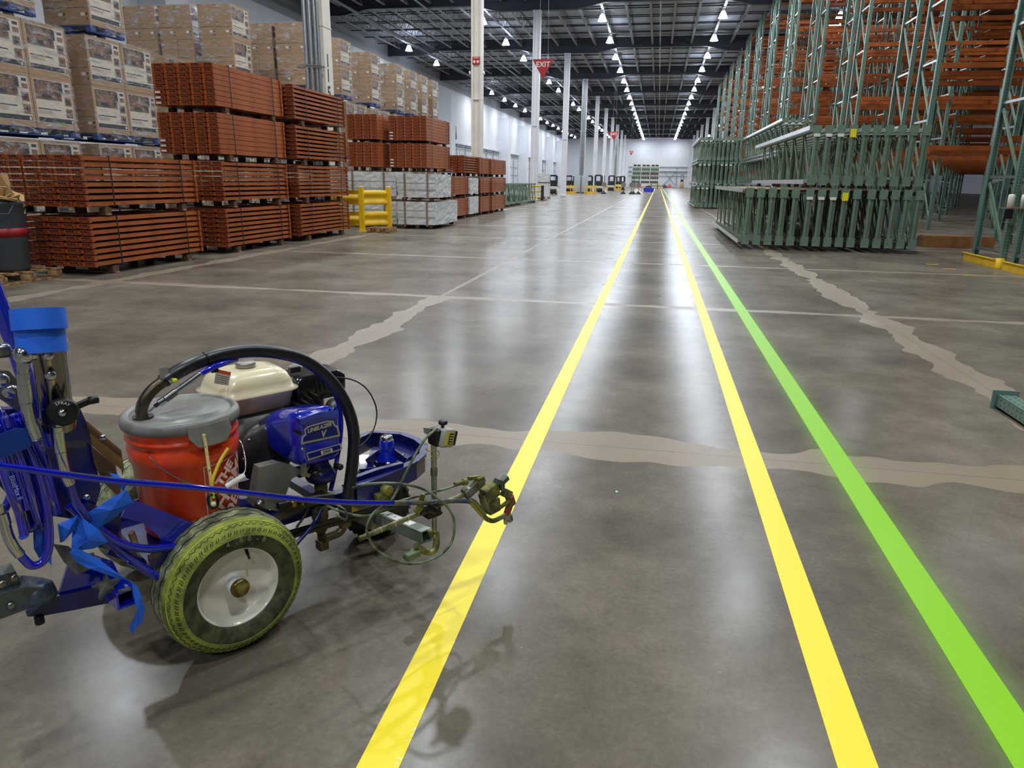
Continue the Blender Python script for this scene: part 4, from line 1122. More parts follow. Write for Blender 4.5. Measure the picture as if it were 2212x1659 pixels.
# --- bucket tray and frame side
tray = MB().box((-.235,-.03,.335),(.34,.36,.012)).box((-.405,-.03,.36),(.008,.36,.06)).box((-.065,-.03,.35),(.008,.36,.04)).build('bucket_tray', BLD, A)
quad('frame_side_plate', [(262,1118),(281,1078),(340,1100),(430,1135),(520,1170),(520,1225),(430,1215),(352,1190),(346,1162),(310,1130)], -.085, .008, BL)
quad('tray_skirt', [(230,1150),(262,1118),(262,1190),(240,1180)], -.15, .008, BLD)
MB().tube(cr(path([(150,1092,-.03),(185,1120,-.03),(217,1146,-.03),(255,1171,-.03),(300,1184,-.04),(350,1184,-.06),(410,1176,-.08)])), .011, 10).build('frame_tube', BL, A)
MB().tube(cr(path([(205,1135,-.05),(240,1172,-.05),(285,1210,-.05),(330,1240,-.06),(370,1260,-.07)])), .012, 10).build('frame_tube', BL, A)
MB().tube(cr(path([(232,1190,-.12),(300,1212,-.12),(370,1216,-.12)])), .01, 8).build('frame_tube', BLD, A)
quad('rear_bracket', [(124,1293),(147,1221),(200,1200),(245,1215),(262,1250),(232,1272),(190,1282)], -.05, .01, BL)
quad('rear_bracket', [(60,1332),(110,1292),(235,1262),(262,1280),(240,1302),(160,1318),(90,1331)], -.04, .03, BLD)
quad('side_gusset', [(190,1085),(262,1118),(250,1190),(205,1180),(150,1120)], -.10, .008, BLD)
p = P(270,1290,.02)
M = Matrix.Rotation(.12,3,'Z')
mm = MB()
for dy, dz, sy, sz in ((0,.021,.048,.005),(0,-.021,.048,.005),(.0215,0,.005,.038),(-.0215,0,.005,.038)): mm.box(p+M@Vector((-.06,dy,dz)), (.14,sy,sz), 0, M)
mm.build('receiver_tube', BL, A)
MB().box(p+Vector((-.09,0,0)), (.01,.036,.036)).build('receiver_inside', M_BLACK, A)
MB().lathe([(.011,0),(.011,.02),(.008,.022),(0,.022)],10,O=P(86,1343,-.04)-Vector((0,0,.004))).build('hitch_pin', M_BLACK, A)
# star-shaped knob
kp = P(231,1266,.0); s_ = MB()
poly = []
for k in range(10):
    t = 2*PI*k/10+.3; r = .036 if k % 2 == 0 else .014; poly.append((r*math.cos(t), r*math.sin(t)))
s_.prism(poly, .014, O=kp, U=(0,1,0), V=(0,0,1)).build('star_knob', mat('dull_grey_knob',(92,96,92),.5,.3), A)

# --- dark console panels, control column
quad('console_panel', [(50,1105),(52,905),(100,890),(148,872),(172,880),(190,920),(218,1055),(205,1100),(150,1120)], -.12, .08, BLD)
quad('console_panel', [(0,1050),(0,885),(70,880),(110,900),(100,1110),(50,1110)], -.2, .03, mat('dark_blue_panel',(8,16,84),.35))
MB().tube(path([(-40,560,-.1),(-10,640,-.1),(30,738,-.1),(60,830,-.1),(110,960,-.1)]), .02, 12).build('handle_tube', BL, A)
quad('mount_plate', [(0,800),(20,802),(55,840),(72,880),(60,905),(0,862)], -.02, .01, STEEL)
for u, v in ((22,846),(2,822)): MB().lathe([(.017,0),(.016,.005),(.009,.008),(0,.008)],18,O=P(u,v,-.018),A=(1,-.3,0)).build('bolt_head', CHROME, A)
MB().tube(path([(-6,742,.02),(14,752,.02),(36,766,.02)]), .005, 8).build('lever_rod', CHROME, A)
MB().bbox(P(6,757,.015), (.03,.03,.03), .008).build('lever_block', STEEL, A)
# chrome filter body leaning back
fa, fb = P(108,772,.06), P(124,905,.02)
mm = MB(); d = (fb-fa).normalized(); mm.cyl(fa-d*.03, fb, .034, n=28).cyl(fb, fb+d*.02, .038, .036, n=28); mm.cyl(fa-d*.04, fa-d*.03, .037, n=28)
mm.build('filter_body', mat('dark_chrome',(150,146,138),.16,1), A)
for u, v in ((104,768),(109,811)): MB().lathe([(.011,0),(.0105,.006),(.006,.008),(0,.008)],16,O=P(u,v,.095),A=(.9,-.3,.1)).build('filter_bolt', CHROME, A)
# valve knob SPRAY
kp = P(137,888,.1)
kb = MB().lathe([(.0,-.03),(.022,-.03),(.026,-.004),(.031,0),(.031,.012),(.027,.015),(.014,.016),(.0,.016)],28,O=kp,A=(.93,-.36,.05)).build('spray_valve_knob', M_BLACK, A)
MB().lathe([(.009,.015),(.009,.02),(.004,.025),(0,.025)],12,O=kp,A=(.93,-.36,.05)).build('knob_screw', CHROME, kb)
hd = MB().bar(kp+Vector((0,.02,.004)), kp+Vector((-.005,.055,.012)), .014, .012).lathe([(0,-.008),(.009,-.006),(.009,.014),(0,.016)],12,O=kp+Vector((-.005,.058,.012)),A=(0,1,0)).build('knob_lever', M_BLACK, kb)
KA = Vector((.93,-.36,.05)).normalized(); KR = Vector((.36,.93,0)).normalized(); KU = KA.cross(KR)*1
if KU.z < 0: KU = -KU
for ch, ang in zip('SPRAY', (112,97,82,66,50)):
    t = math.radians(ang); pos = kp+KA*.0165+KR*(.022*math.cos(t))+KU*(.022*math.sin(t))
    r_ = (KR*math.sin(t)-KU*math.cos(t)); u2 = (KR*math.cos(t)+KU*math.sin(t))
    M = Matrix(((r_.x,u2.x,KA.x,pos.x),(r_.y,u2.y,KA.y,pos.y),(r_.z,u2.z,KA.z,pos.z),(0,0,0,1)))
    text_obj(ch, .0095, M_STK, kb, (0,0,0), M=M, ext=.0003)
# springy hose guards
def spring(pts, r, name='spring_guard', parent=None, m_=None, pitch=.0052):
    c = cr(path(pts), 40); L = sum((c[i+1]-c[i]).length for i in range(len(c)-1)); n = int(L/pitch*2)
    q = []; acc = 0; tgt = 0; i = 0
    for j in range(n+1):
        s_ = L*j/n
        while i < len(c)-2 and acc+(c[i+1]-c[i]).length < s_: acc += (c[i+1]-c[i]).length; i += 1
        f = (s_-acc)/max((c[i+1]-c[i]).length,1e-9); q.append(c[i].lerp(c[i+1], min(f,1)))
    return MB().tube(q, r, 10, rf=lambda i, m: r if i % 2 else r*.86).build(name, m_ or CHROME, parent or A)
def fitting(pts, rs, name, m_=CHROME, n=6, parent=None):
    mm = MB(); q = path(pts)
    for i in range(len(q)-1): mm.cyl(q[i], q[i+1], rs[i], n=n if i % 2 == 0 else 14, smooth=(i % 2 == 1))
    return mm.build(name, m_, parent or A)
MB().lathe([(0,-.02),(.013,-.018),(.018,-.008),(.018,.006),(.012,.016),(0,.018)],18,O=P(50,766,.1)).cyl(P(50,766,.1),P(78,766,.1),.012,n=12).build('swivel_elbow', CHROME, A)
fitting([(49,780,.1),(50,796,.1),(50,806,.1),(51,820,.1),(52,836,.1)], (.013,.011,.0135,.012), 'hose_fitting')
MB().cyl(P(51,830,.1), P(57,868,.1), .0135, n=16).build('hose_sleeve', CHROME, A)
spring([(57,868,.1),(62,895,.1),(70,925,.1),(79,948,.1)], .0135)
MB().tube(cr(path([(78,945,.1),(88,965,.09),(96,985,.07),(104,1010,.05)])), .0085, 10).build('hose', HOSE, A)
fitting([(121,906,.08),(122,922,.08),(122,932,.08),(123,942,.08)], (.010,.013,.010), 'hose_fitting')
MB().cyl(P(122,932,.08), P(129,975,.08), .0135, n=16).build('hose_sleeve', CHROME, A)
spring([(129,975,.08),(134,1000,.08),(140,1025,.08),(151,1046,.08)], .0135)
MB().tube(cr(path([(150,1044,.08),(160,1075,.06),(175,1100,.04),(195,1125,.0)])), .009, 10).build('hose', HOSE, A)
# hose coils
coils = [
 [(4,940,.06),(10,985,.06),(22,1030,.06),(40,1075,.06),(55,1120,.05),(62,1142,.05),(75,1135,.05),(80,1110,.05),(72,1070,.05),(58,1020,.05),(45,975,.05),(38,935,.05),(30,905,.04)],
 [(42,905,.07),(60,960,.07),(78,1010,.07),(92,1060,.07),(102,1110,.07),(106,1150,.07),(104,1190,.07),(92,1214,.07),(70,1222,.07),(52,1208,.07),(44,1198,.07)],
 [(20,900,.02),(38,960,.02),(62,1030,.02),(86,1090,.02),(100,1140,.02),(104,1175,.02)],
 [(-10,920,.09),(0,980,.09),(12,1030,.09),(28,1075,.09),(42,1110,.08),(52,1155,.08)],
 [(0,890,-.02),(20,940,-.02),(30,1000,-.02),(26,1060,-.02),(10,1100,-.02)],
 [(58,900,.03),(72,950,.03),(86,1000,.03),(94,1040,.03),(96,1080,.03)],
 [(-5,905,.03),(14,962,.03),(34,1020,.03),(52,1080,.03),(66,1128,.03),(80,1140,.03),(86,1122,.03)],
 [(-12,930,.05),(2,985,.05),(20,1040,.05),(36,1088,.05),(50,1130,.05)],
 [(12,900,.08),(28,950,.08),(46,1000,.08),(60,1045,.08),(72,1090,.07),(84,1128,.06)],
 [(30,895,.0),(50,945,.0),(70,1000,.0),(86,1050,.0),(98,1100,.0),(104,1130,.0)],
 [(-8,880,.04),(-2,905,.06),(16,955,.07),(30,1005,.07),(46,1052,.07),(58,1100,.07)],
 [(46,890,.05),(64,940,.05),(80,985,.05),(98,1035,.05),(108,1075,.05),(116,1110,.04)],
 [(70,905,-.01),(84,950,-.01),(98,1010,-.01),(112,1070,-.01),(124,1110,-.01)],
]
for c in coils: MB().tube(cr(path(c)), .0095, 10).build('coiled_hose', HOSE, A)
MB().tube(cr(path([(50,1155,.08),(53,1160,.08)])), .0098, 10).build('hose_end', mat('hose_end_blue',(50,90,230),.4), A)
spring([(44,1199,.07),(30,1182,.07),(18,1158,.07),(10,1130,.07)], .012)
MB().cyl(P(11,1132,.07), P(4,1108,.07), .0125, n=14).cyl(P(4,1108,.07), P(1,1092,.07), .009, n=6).build('hose_fitting', CHROME, A)
quad('hose_strap', [(0,938),(35,925),(80,930),(95,945),(60,968),(20,985),(0,990)], .1, .004, mat('blue_cloth',(14,60,140),.8))
for a_, b_ in (((24,1034,.09),'x'),): 
    me = text_mesh('BlueMax II', .014, .0003, name='hose_lettering'); me.materials.clear(); me.materials.append(mat('pale_blue_print',(150,170,240),.5))
    p0, p1 = P(22,1022,.071+.03), P(46,1085,.071+.03); ux = (p1-p0).normalized(); nx = (CAML-p0).normalized(); uy = nx.cross(ux).normalized(); nx = ux.cross(uy)
    o = inst(me, A, name='hose_lettering'); mid = (p0+p1)/2; o.matrix_local = Matrix(((ux.x,uy.x,nx.x,mid.x),(ux.y,uy.y,nx.y,mid.y),(ux.z,uy.z,nx.z,mid.z),(0,0,0,1)))
# long spray hose across the machine
long_h = [(-25,1000,.16),(0,1006,.16),(60,1014,.16),(130,1024,.16),(250,1039,.16),(400,1051,.17),(540,1066,.17),(660,1080,.18),(760,1086,.19),(850,1087,.2),(930,1085,.2),(985,1082,.2),(1018,1084,.2),(1030,1092,.2)]
MB().tube(cr(path(long_h[:10])), .0078, 12).build('spray_hose', HOSE, A)
MB().tube(cr(path(long_h[9:])), .0079, 12).build('spray_hose_end', mat('hose_olive',(110,112,48),.5,rgb2=(40,52,110),vscale=30,var=.1), A)
MB().tube([P(u,v,x)+Vector((.002,0,.0062)) for u,v,x in long_h[3:10]], .0028, 6).build('hose_paint_film', mat('hose_dust',(70,76,80),.8,rgb2=(30,40,140),vscale=60,var=.1), A)
# --- suction tube and hose
MB().tube(cr(path([(309,905,-.2),(306,885,-.2),(314,862,-.2),(332,840,-.2),(356,822,-.2)])), .0165, 16).build('suction_tube', mat('stained_steel',(136,128,116),.35,.8,var=.4,vscale=14,rgb2=(84,76,60)), A)
hp = [(352,824,-.2),(366,814,-.2),(400,795,-.2),(440,778,-.21),(490,764,-.23),(545,758,-.25),(600,762,-.25),(655,777,-.25),(700,808,-.24),(733,848,-.22),(754,890,-.2),(764,935,-.18),(763,985,-.17),(757,1035,-.16),(750,1080,-.15),(743,1128,-.14)]
sh = MB().tube(cr(path(hp)), .0205, 18).build('suction_hose', mat('black_rubber_hose',(26,27,30),.35,spec=.6,var=.2,vscale=30), A)
c_ = cr(path(hp[1:4]), 4)
mm = MB(); q = path([(358,820,-.2),(368,813,-.2)]); mm.cyl(q[0], q[1], .0235, n=18); mm.box(P(354,805,-.19),(.012,.022,.03)); mm.build('hose_clamp', CHROME, sh)
q = path([(445,776,-.21),(449,774.5,-.21)]); MB().cyl(q[0], q[1], .0225, n=16).box(P(463,799,-.2),(.012,.02,.014)).build('cable_tie', M_BLACK, sh)
q = path([(714,822,-.235),(722,832,-.23)]); MB().cyl(q[0], q[1], .0212, n=16).build('hose_seam', mat('seam_black',(12,12,13),.5), sh)
q = path([(744,1122,-.14),(743,1134,-.14)]); MB().cyl(q[0], q[1], .0235, n=16).build('hose_clamp', OVER, sh)
p = P(378,822,-.17); MB().lathe([(0,-.001),(.007,0),(.007,.001),(0,.001)],10,O=p,A=(1,-.3,.3)).build('paint_spot', mat('yellow_paint_spot',(210,214,40),.5), sh)
MB().tube(cr(path([(742,1132,-.14),(740,1142,-.14),(730,1152,-.14),(715,1158,-.14),(700,1164,-.14)])), .014, 14).build('suction_elbow', mat('bronze_pipe',(108,98,76),.4,.7,var=.3,vscale=20), A)
# thin return hose with its spring
rh = fitting([(322,889,-.17),(338,875,-.17)], (.003,), 'return_nozzle', STEEL, 8)
fitting([(334,879,-.17),(343,872,-.17),(355,864,-.17),(360,860,-.17)], (.006,.011,.008), 'return_fitting')
MB().cyl(P(357,863,-.17), P(380,846,-.17), .0105, n=14).build('return_sleeve', STEEL, A)
spring([(380,846,-.17),(400,832,-.17),(418,819,-.17),(434,807,-.17)], .0098)
MB().tube(cr(path([(433,808,-.17),(455,796,-.18),(480,786,-.2),(510,776,-.24)])), .0085, 10).build('return_hose', HOSE, A)
MB().tube(cr(path([(722,846,-.25),(733,880,-.24),(737,920,-.23),(732,965,-.22),(723,1020,-.22),(714,1060,-.2)])), .0085, 10).build('return_hose', HOSE, A)
MB().tube(cr(path([(727,815,-.4),(760,820,-.4),(788,836,-.4),(806,862,-.4),(814,892,-.4),(808,925,-.38),(793,950,-.36),(775,966,-.34)])), .0028, 6).build('control_cable', M_BLACK, A)
# --- engine
TC = (P(540,820,-.52)); 
def rrect(w_, h_, r, n=5):
    out = []
    for q, (sx, sy) in enumerate(((1,1),(-1,1),(-1,-1),(1,-1))):
        for k in range(n+1):
            a = q*PI/2+k/n*PI/2; out.append((sx*(w_/2-r)+r*math.cos(a), sy*(h_/2-r)+r*math.sin(a)))
    return out
def loft(secs, name, m_, parent=None, smooth=True, O=(0,0,0), rz=0, mi=None):
    """secs: list of (w, d, r, z[, ox, oy])"""
    O = Vector(O); vs = []; n = 24; R = Matrix.Rotation(rz, 3, 'Z')
    for s in secs:
        ox, oy = (s[4], s[5]) if len(s) > 4 else (0, 0)
        for a, b in rrect(s[0], s[1], s[2]): vs.append(O+R@Vector((a+ox, b+oy, s[3])))
    m = len(secs); fs = [(i*n+k, i*n+(k+1)%n, (i+1)*n+(k+1)%n, (i+1)*n+k) for i in range(m-1) for k in range(n)]
    b = MB().add(vs, fs, 0, smooth); b.add(vs, [tuple(reversed(range(n))), tuple(range((m-1)*n, m*n))])
    return b.build(name, m_, parent or A)
TO = Vector((-.52,.300,0)); z0 = .572
RZT = .0
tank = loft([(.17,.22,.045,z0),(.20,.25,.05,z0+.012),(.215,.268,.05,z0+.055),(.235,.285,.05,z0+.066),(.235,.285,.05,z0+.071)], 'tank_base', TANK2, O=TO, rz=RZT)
loft([(.245,.295,.05,z0+.069),(.247,.297,.05,z0+.073),(.225,.272,.05,z0+.078),(.215,.262,.05,z0+.10),(.195,.24,.05,z0+.125),(.16,.20,.05,z0+.142),(.12,.15,.04,z0+.147)], 'fuel_tank', TANK, O=TO, rz=RZT)
cp = TO+Vector((.0,.0,z0+.147)); MB().lathe([(.03,0),(.034,.004),(.034,.016),(.028,.02),(0,.02)],28,O=cp).build('fuel_cap', mat('grey_cap',(150,148,138),.3,.4), A)
# warning label on the tank
lq = [(472,806),(498,798),(500,826),(470,832)] 
lab = quad('tank_label', [(467,797),(499,804),(494,833),(462,827)], -.395, .001, mat('label_white',(226,214,196),.5)); quad('tank_label_band', [(467,797),(499,804),(498,811),(466,804)], -.394, .001, mat('label_orange',(214,84,30),.5), lab)
for i in range(5): quad('print_line', [(467-i,809+i*4.5),(495-i,815+i*4.2),(495-i,816+i*4.2),(467-i,810+i*4.5)], -.394, .001, M_INK, lab)
# crankcase, cylinder, fins
loft([(.20,.22,.04,.40),(.22,.25,.05,.42),(.22,.25,.05,.50),(.16,.20,.05,.56),(.12,.16,.04,.575)], 'crankcase', ENG, O=(-.46,.27,0))
MB().lathe([(.10,-.02),(.105,.0),(.09,.02),(.05,.025),(0,.025)], 30, O=(-.35,.27,.46), A=(1,0,0)).build('crankcase_cover', ENG, A)
for k in range(8):
    t = 2*PI*k/8; MB().lathe([(.008,0),(.008,.01),(0,.012)],6,O=(-.34,.27+.085*math.cos(t),.46+.085*math.sin(t)),A=(1,0,0)).build('case_bolt', STEEL, A)
MB().cyl((-.46,.36,.48),(-.46,.50,.545),.05,n=20).build('cylinder_barrel', ENG, A)
for k in range(8):
    a_ = Vector((-.46,.37,.485)).lerp(Vector((-.46,.52,.55)), k/7); d = Vector((0,.14,.065)).normalized()
    M = Matrix((Vector((1,0,0)), d, Vector((1,0,0)).cross(d))).transposed(); MB().bbox((0,0,0),(.15,.0045,.13),.002,0,None).build('cooling_fin', ENG, A, tuple(a_)).matrix_local = Matrix.Translation(a_) @ M.to_4x4()
loft([(.15,.2,.02,.57),(.16,.21,.02,.60),(.16,.21,.02,.645),(.13,.18,.03,.665)], 'air_filter_box', mat('glossy_black_plastic',(20,20,22),.18,coat=.4), O=(-.52,.545,0))
for i in range(6): MB().box((-.438,.52+.018*i,.622),(.004,.006,.04)).build('louver', M_BLACK, A)
loft([(.13,.15,.03,.48),(.14,.16,.03,.50),(.14,.16,.03,.555),(.12,.14,.03,.57)], 'muffler', ENG, O=(-.60,.53,0))
MB().lathe([(0,-.03),(.03,-.026),(.036,0),(.03,.026),(0,.03)],20,O=(-.42,.585,.535),A=(1,0,0)).build('carburetor_bowl', mat('grey_cast',(110,108,104),.4,.6), A)
MB().tube(cr([Vector((-.42,.56,.53)),Vector((-.40,.5,.5)),Vector((-.38,.46,.52)),Vector((-.40,.4,.55))]),.005,6).build('fuel_line', M_BLACK, A)
MB().bar((-.36,.3,.56),(-.33,.42,.575),.02,.01).bar((-.35,.26,.56),(-.35,.30,.575),.01,.03).build('throttle_bracket', STEEL, A)
MB().box((-.5,.47,.685),(.02,.04,.02)).build('switch_block', M_BLACK, A)
# mounting casting under motor
quad('engine_mount', [(545,1092),(560,1010),(600,1000),(640,1010),(655,1020),(630,1035),(610,1090),(600,1105)], -.20, .04, mat('grey_casting',(124,122,114),.35,0,var=.25,vscale=9))
p = P(560,1088,-.19); MB().lathe([(.014,0),(.014,.008),(.008,.012),(0,.012)],12,O=p,A=(.6,0,.8)).build('mount_bolt', STEEL, A)
# --- blue motor cover
def sect(x, y0, y1, za, zb, r):
    return [Vector((x, (y0+y1)/2+a, (za+zb)/2+b)) for a, b in rrect(y1-y0, zb-za, r)]
mo = P(650,900,-.14); 
ys0, ys1 = P(652,955,-.14).y, P(738,940,-.14).y; zt, zb_ = P(690,890,-.14).z, P(700,1000,-.14).z
secs = [sect(-.145,ys0+.012,ys1-.012,zb_+.012,zt-.012,.02), sect(-.15,ys0,ys1,zb_,zt,.024), sect(-.20,ys0-.012,ys1+.006,zb_-.01,zt-.002,.035), sect(-.27,ys0-.02,ys1+.01,zb_-.015,zt-.012,.05), sect(-.30,ys0-.03,ys1+.01,zb_-.012,zt-.018,.06), sect(-.34,ys0-.03,ys1+.0,zb_,zt-.03,.07), sect(-.38,ys0-.02,ys1-.02,zb_+.02,zt-.045,.06)]
vs = [v for s in secs for v in s]; n = 24
mc_ = MB().add(vs, [(i*n+k, i*n+(k+1)%n, (i+1)*n+(k+1)%n, (i+1)*n+k) for i in range(len(secs)-1) for k in range(n)], 0, True); mc_.add(vs, [tuple(reversed(range(n))), tuple(range((len(secs)-1)*n, len(secs)*n))])
cov = mc_.build('motor_cover', BL, A)
# vents along the top front edge
for i in range(7):
    u0 = 652+i*11.5; v0 = 903-i*3.6+abs(i-3)*.3
    quad('vent_slot', [(u0,v0+8),(u0+5,v0+6),(u0+5,v0-4),(u0,v0-1)], -.1435, .002, M_BLACK, cov)
quad('brow', [(648,906),(690,890),(728,886),(732,894),(728,905),(690,900),(650,918)], -.135, .03, BL, cov)
SIL = mat('decal_silver', (196,194,176), .3, .5)
DEC = mat('decal_navy', (8,16,110), .25)
quad('name_plate_border', [(651,960),(652,944),(659,938),(657,928),(664,921),(708,908),(720,909),(724,918),(730,920),(735,942)], -.1405, .002, SIL, cov)
quad('name_plate', [(655,955),(656,946),(663,940),(661,930),(667,924),(708,912),(718,913),(721,920),(727,924),(731,939)], -.1385, .002, DEC, cov)
quad('model_plate_border', [(662,979),(737,958),(739,971),(666,995)], -.1395, .002, SIL, cov)
quad('model_plate', [(665,981),(734,961),(736,969),(668,991)], -.1375, .002, DEC, cov)
quad('model_label', [(693,975),(717,968),(719,976),(695,983)], -.1355, .001, mat('label_cream',(214,210,190),.5), cov)
def decal(txt, u, v, x, du, dv, size, m_, sx=1, shear=0, bold=0):
    c0 = P(u, v, x); ux = (P(u+du, v+dv, x)-c0).normalized(); n_ = Vector((1,0,0)); uy = n_.cross(ux)
    M = Matrix(((ux.x,uy.x,n_.x,c0.x),(ux.y,uy.y,n_.y,c0.y),(ux.z,uy.z,n_.z,c0.z),(0,0,0,1)))
    return text_obj(txt, size, m_, cov, (0,0,0), M=M, ext=.0006, sx=sx, shear=shear, bold=bold, name='lettering')
decal('LINELAZER', 690, 924, -.1365, 10, -3.1, .0175, SIL, 1.0, .25, .0008)
decal('V', 698, 938, -.1365, 10, -3.1, .03, SIL, .9, .25, .0012)
decal('3900', 706, 975.5, -.1335, 10, -3, .015, M_BLACK, 1.0)
p = P(653,970,-.14); MB().lathe([(.005,0),(.005,.003),(0,.004)],10,O=p,A=(1,0,0)).build('cover_screw', CHROME, cov)
quad('side_notch', [(631,928),(640,928),(653,934),(652,940),(640,937)], -.146, .003, M_BLACK, cov)
# gearbox snout and pump
g0 = P(690,1000,-.2); g1 = P(695,1040,-.2)
MB().lathe([(.030,0),(.033,-.02),(.045,-.035),(.052,-.05),(.046,-.068),(.03,-.078)],28,O=(g0.x,g0.y,g0.z+.01)).build('pump_head', BLD, A)
MB().lathe([(.034,-.028),(.036,-.04),(.03,-.052)],20,O=(g0.x+.006,g0.y,g0.z+.018)).build('pump_window', M_BLACK, A)
for dy in (-.045,.045): MB().lathe([(.011,0),(.011,.03),(.006,.034),(0,.034)],10,O=(g0.x+.03,g0.y+dy,g0.z-.01),A=(1,0,0)).build('pump_bolt', M_BLACK, A)
quad('silver_tab', [(650,1005),(662,1000),(664,1022),(672,1025),(668,1032),(650,1028)], -.13, .006, STEEL)
pz = g0.z
MB().lathe([(.02,pz-.065),(.022,pz-.08),(.022,pz-.11),(.027,pz-.115),(.027,pz-.135),(.024,pz-.14)],20,O=(g0.x,g0.y,0)).build('pump_rod_housing', OVER2, A)
pp = P(692,1125,-.18)
MB().lathe([(.023,.05),(.028,.045),(.028,.015),(.024,.0),(.022,-.03),(.014,-.045)],22,O=pp).build('fluid_section', mat('bronze_cast',(128,118,86),.4,.6,var=.3,vscale=20), A)
for k in range(6): MB().cyl(P(692,1098-k*3.0,-.18), P(692,1096.6-k*3.0,-.18), .024, n=18).build('pump_collar', OVER, A) if k < 2 else None
MB().cyl(P(695,1152,-.18), P(696,1166,-.18), .017, n=6, smooth=False).build('union_nut', mat('bronze_pipe',(108,98,76)), A)
MB().bbox(P(696,1176,-.17), (.035,.035,.034), .004).build('foot_elbow', mat('bronze_pipe',(108,98,76)), A)
quad('side_link', [(600,1100),(700,1062),(712,1068),(708,1085),(620,1110)], -.15, .02, mat('black_frame_paint',(20,21,24),.4))
MB().tube(cr(path([(600,1092,-.12),(640,1084,-.12),(680,1076,-.12),(720,1072,-.12)])), .012, 10, rf=lambda i, m: .012 if i % 2 else .0105).build('corrugated_loom', M_BLACK, A)
for u in (628, 648): MB().cyl(P(u,1089-(u-628)*.2,-.115), P(u+8,1087-(u-628)*.2,-.115), .014, n=12).build('loom_clip', mat('brass',(168,150,70),.35,.8), A)
MB().tube(cr(path([(640,1175,-.1),(662,1150,-.12),(682,1125,-.14),(694,1100,-.15)])), .007, 8).build('drain_hose', BLD, A)
MB().tube(cr(path([(642,1072,-.1),(665,1098,-.1),(640,1140,-.1)])), .004, 6).build('pump_cable', M_BLACK, A)
# --- spray arm
ARMZ = .0
a0, a1 = P(800,1108,-.24), P(922,1158,.12)
dirx = (a1-a0).normalized()
mm = MB(); b = .019; upv = Vector((0,0,1)); side = dirx.cross(upv).normalized(); upv = side.cross(dirx)
for o1, w1, w2 in ((upv*b, .043, .005), (-upv*b, .043, .005)): mm.bar(a0+o1, a1+o1, w1, w2)
for o1 in (side*b, -side*b): mm.bar(a0+o1, a1+o1, .005, .036)
sqt = mm.build('square_arm', mat('galvanised_green_tint',(150,164,148),.35,.6,var=.25,vscale=14), A)
MB().bar(a0+upv*.0225+dirx*.03, a1+upv*.0225-dirx*.08, .03, .0015).build('ruler_label', M_STK, sqt)
for k in range(6):
    q = (a0+upv*.0238+dirx*.03).lerp(a1+upv*.0238-dirx*.09, (k+.5)/6); MB().bar(q-dirx*.002, q+dirx*.002, .02 if k % 2 == 0 else .006, .0008).build('ruler_mark', M_BLACK, sqt)
MB().box(a0+Vector((.0,0,.0)), (.12,.07,.075)).build('arm_socket', mat('side_plate_grey',(134,132,112)), A)
MB().lathe([(.02,0),(.02,.03),(.012,.034),(0,.034)],8,O=P(830,1058,-.14),A=(1,0,.2)).box(P(826,1072,-.13),(.03,.06,.03)).build('arm_clamp_knob', OVER2, A)
# vertical rod
v0, v1 = P(939,1160,.15), P(937,948,.15)
MB().cyl(v0, v1, .0095, n=16).build('upright_rod', mat('rod_galv',(168,176,160),.3,.8,var=.2,vscale=30), A)
MB().cyl(v0.lerp(v1,.64), v0.lerp(v1,.72), .0115, n=16).build('rod_collar', STEEL, A)
MB().tube(cr(path([(918,968,.15),(928,975,.15),(946,974,.15),(947,984,.15),(932,986,.15),(932,993,.15),(947,990,.15)])), .0018, 5).build('tie_wire', mat('cream_wire',(200,190,110),.6), A)
# c clamp under the arm
mm = MB(); mm.tube(cr(path([(925,1152,.14),(941,1150,.15),(943,1172,.15),(938,1188,.15),(922,1192,.14),(898,1178,.13)])), .012, 8); mm.build('c_clamp', OVER, A)
mm = MB(); mm.bar(P(890,1196,.13), P(913,1184,.13)-Vector((0,0,0)), .02, .02); mm.cyl(P(895,1190,.13), P(905,1172,.13), .006, n=10); mm.build('clamp_screw', OVER, A)
MB().bbox(P(890,1199,.14), (.03,.055,.022), .006).build('clamp_knob', mat('knob_green_grey',(110,128,88),.5,.2,var=.3), A)
# horizontal rod along the machine
r0, r1 = P(776,1164,.19), P(1012,1064,.19)
MB().cyl(r0, r1, .0082, n=16).build('gun_rod', OVER, A)
for k in range(5):
    q = r0.lerp(r1, .05+.12*k); q2 = q+(r1-r0).normalized()*.003; MB().cyl(q, q2, .0088, n=14).build('rod_scribe', mat('scribe_pale',(190,190,160),.5), A)
mm = MB(); c0 = P(930,1097,.175); mm.box(c0, (.045,.05,.05)); mm.cyl(P(905,1106,.19), P(925,1098,.19), .014, n=12); mm.build('cross_clamp', mat('clamp_black',(30,32,30),.45), A)
MB().bar(P(914,1068,.2), P(908,1088,.2), .008, .016).bar(P(898,1108,.2), P(912,1090,.2), .01, .02).build('clamp_lever', OVER2, A)
MB().cyl(P(925,1098,.21), P(942,1104,.22), .012, n=10).bar(P(940,1102,.22), P(954,1108,.22), .006, .008).bar(P(930,1092,.22), P(946,1088,.22), .006, .008).build('wing_knob', M_BLACK, A)
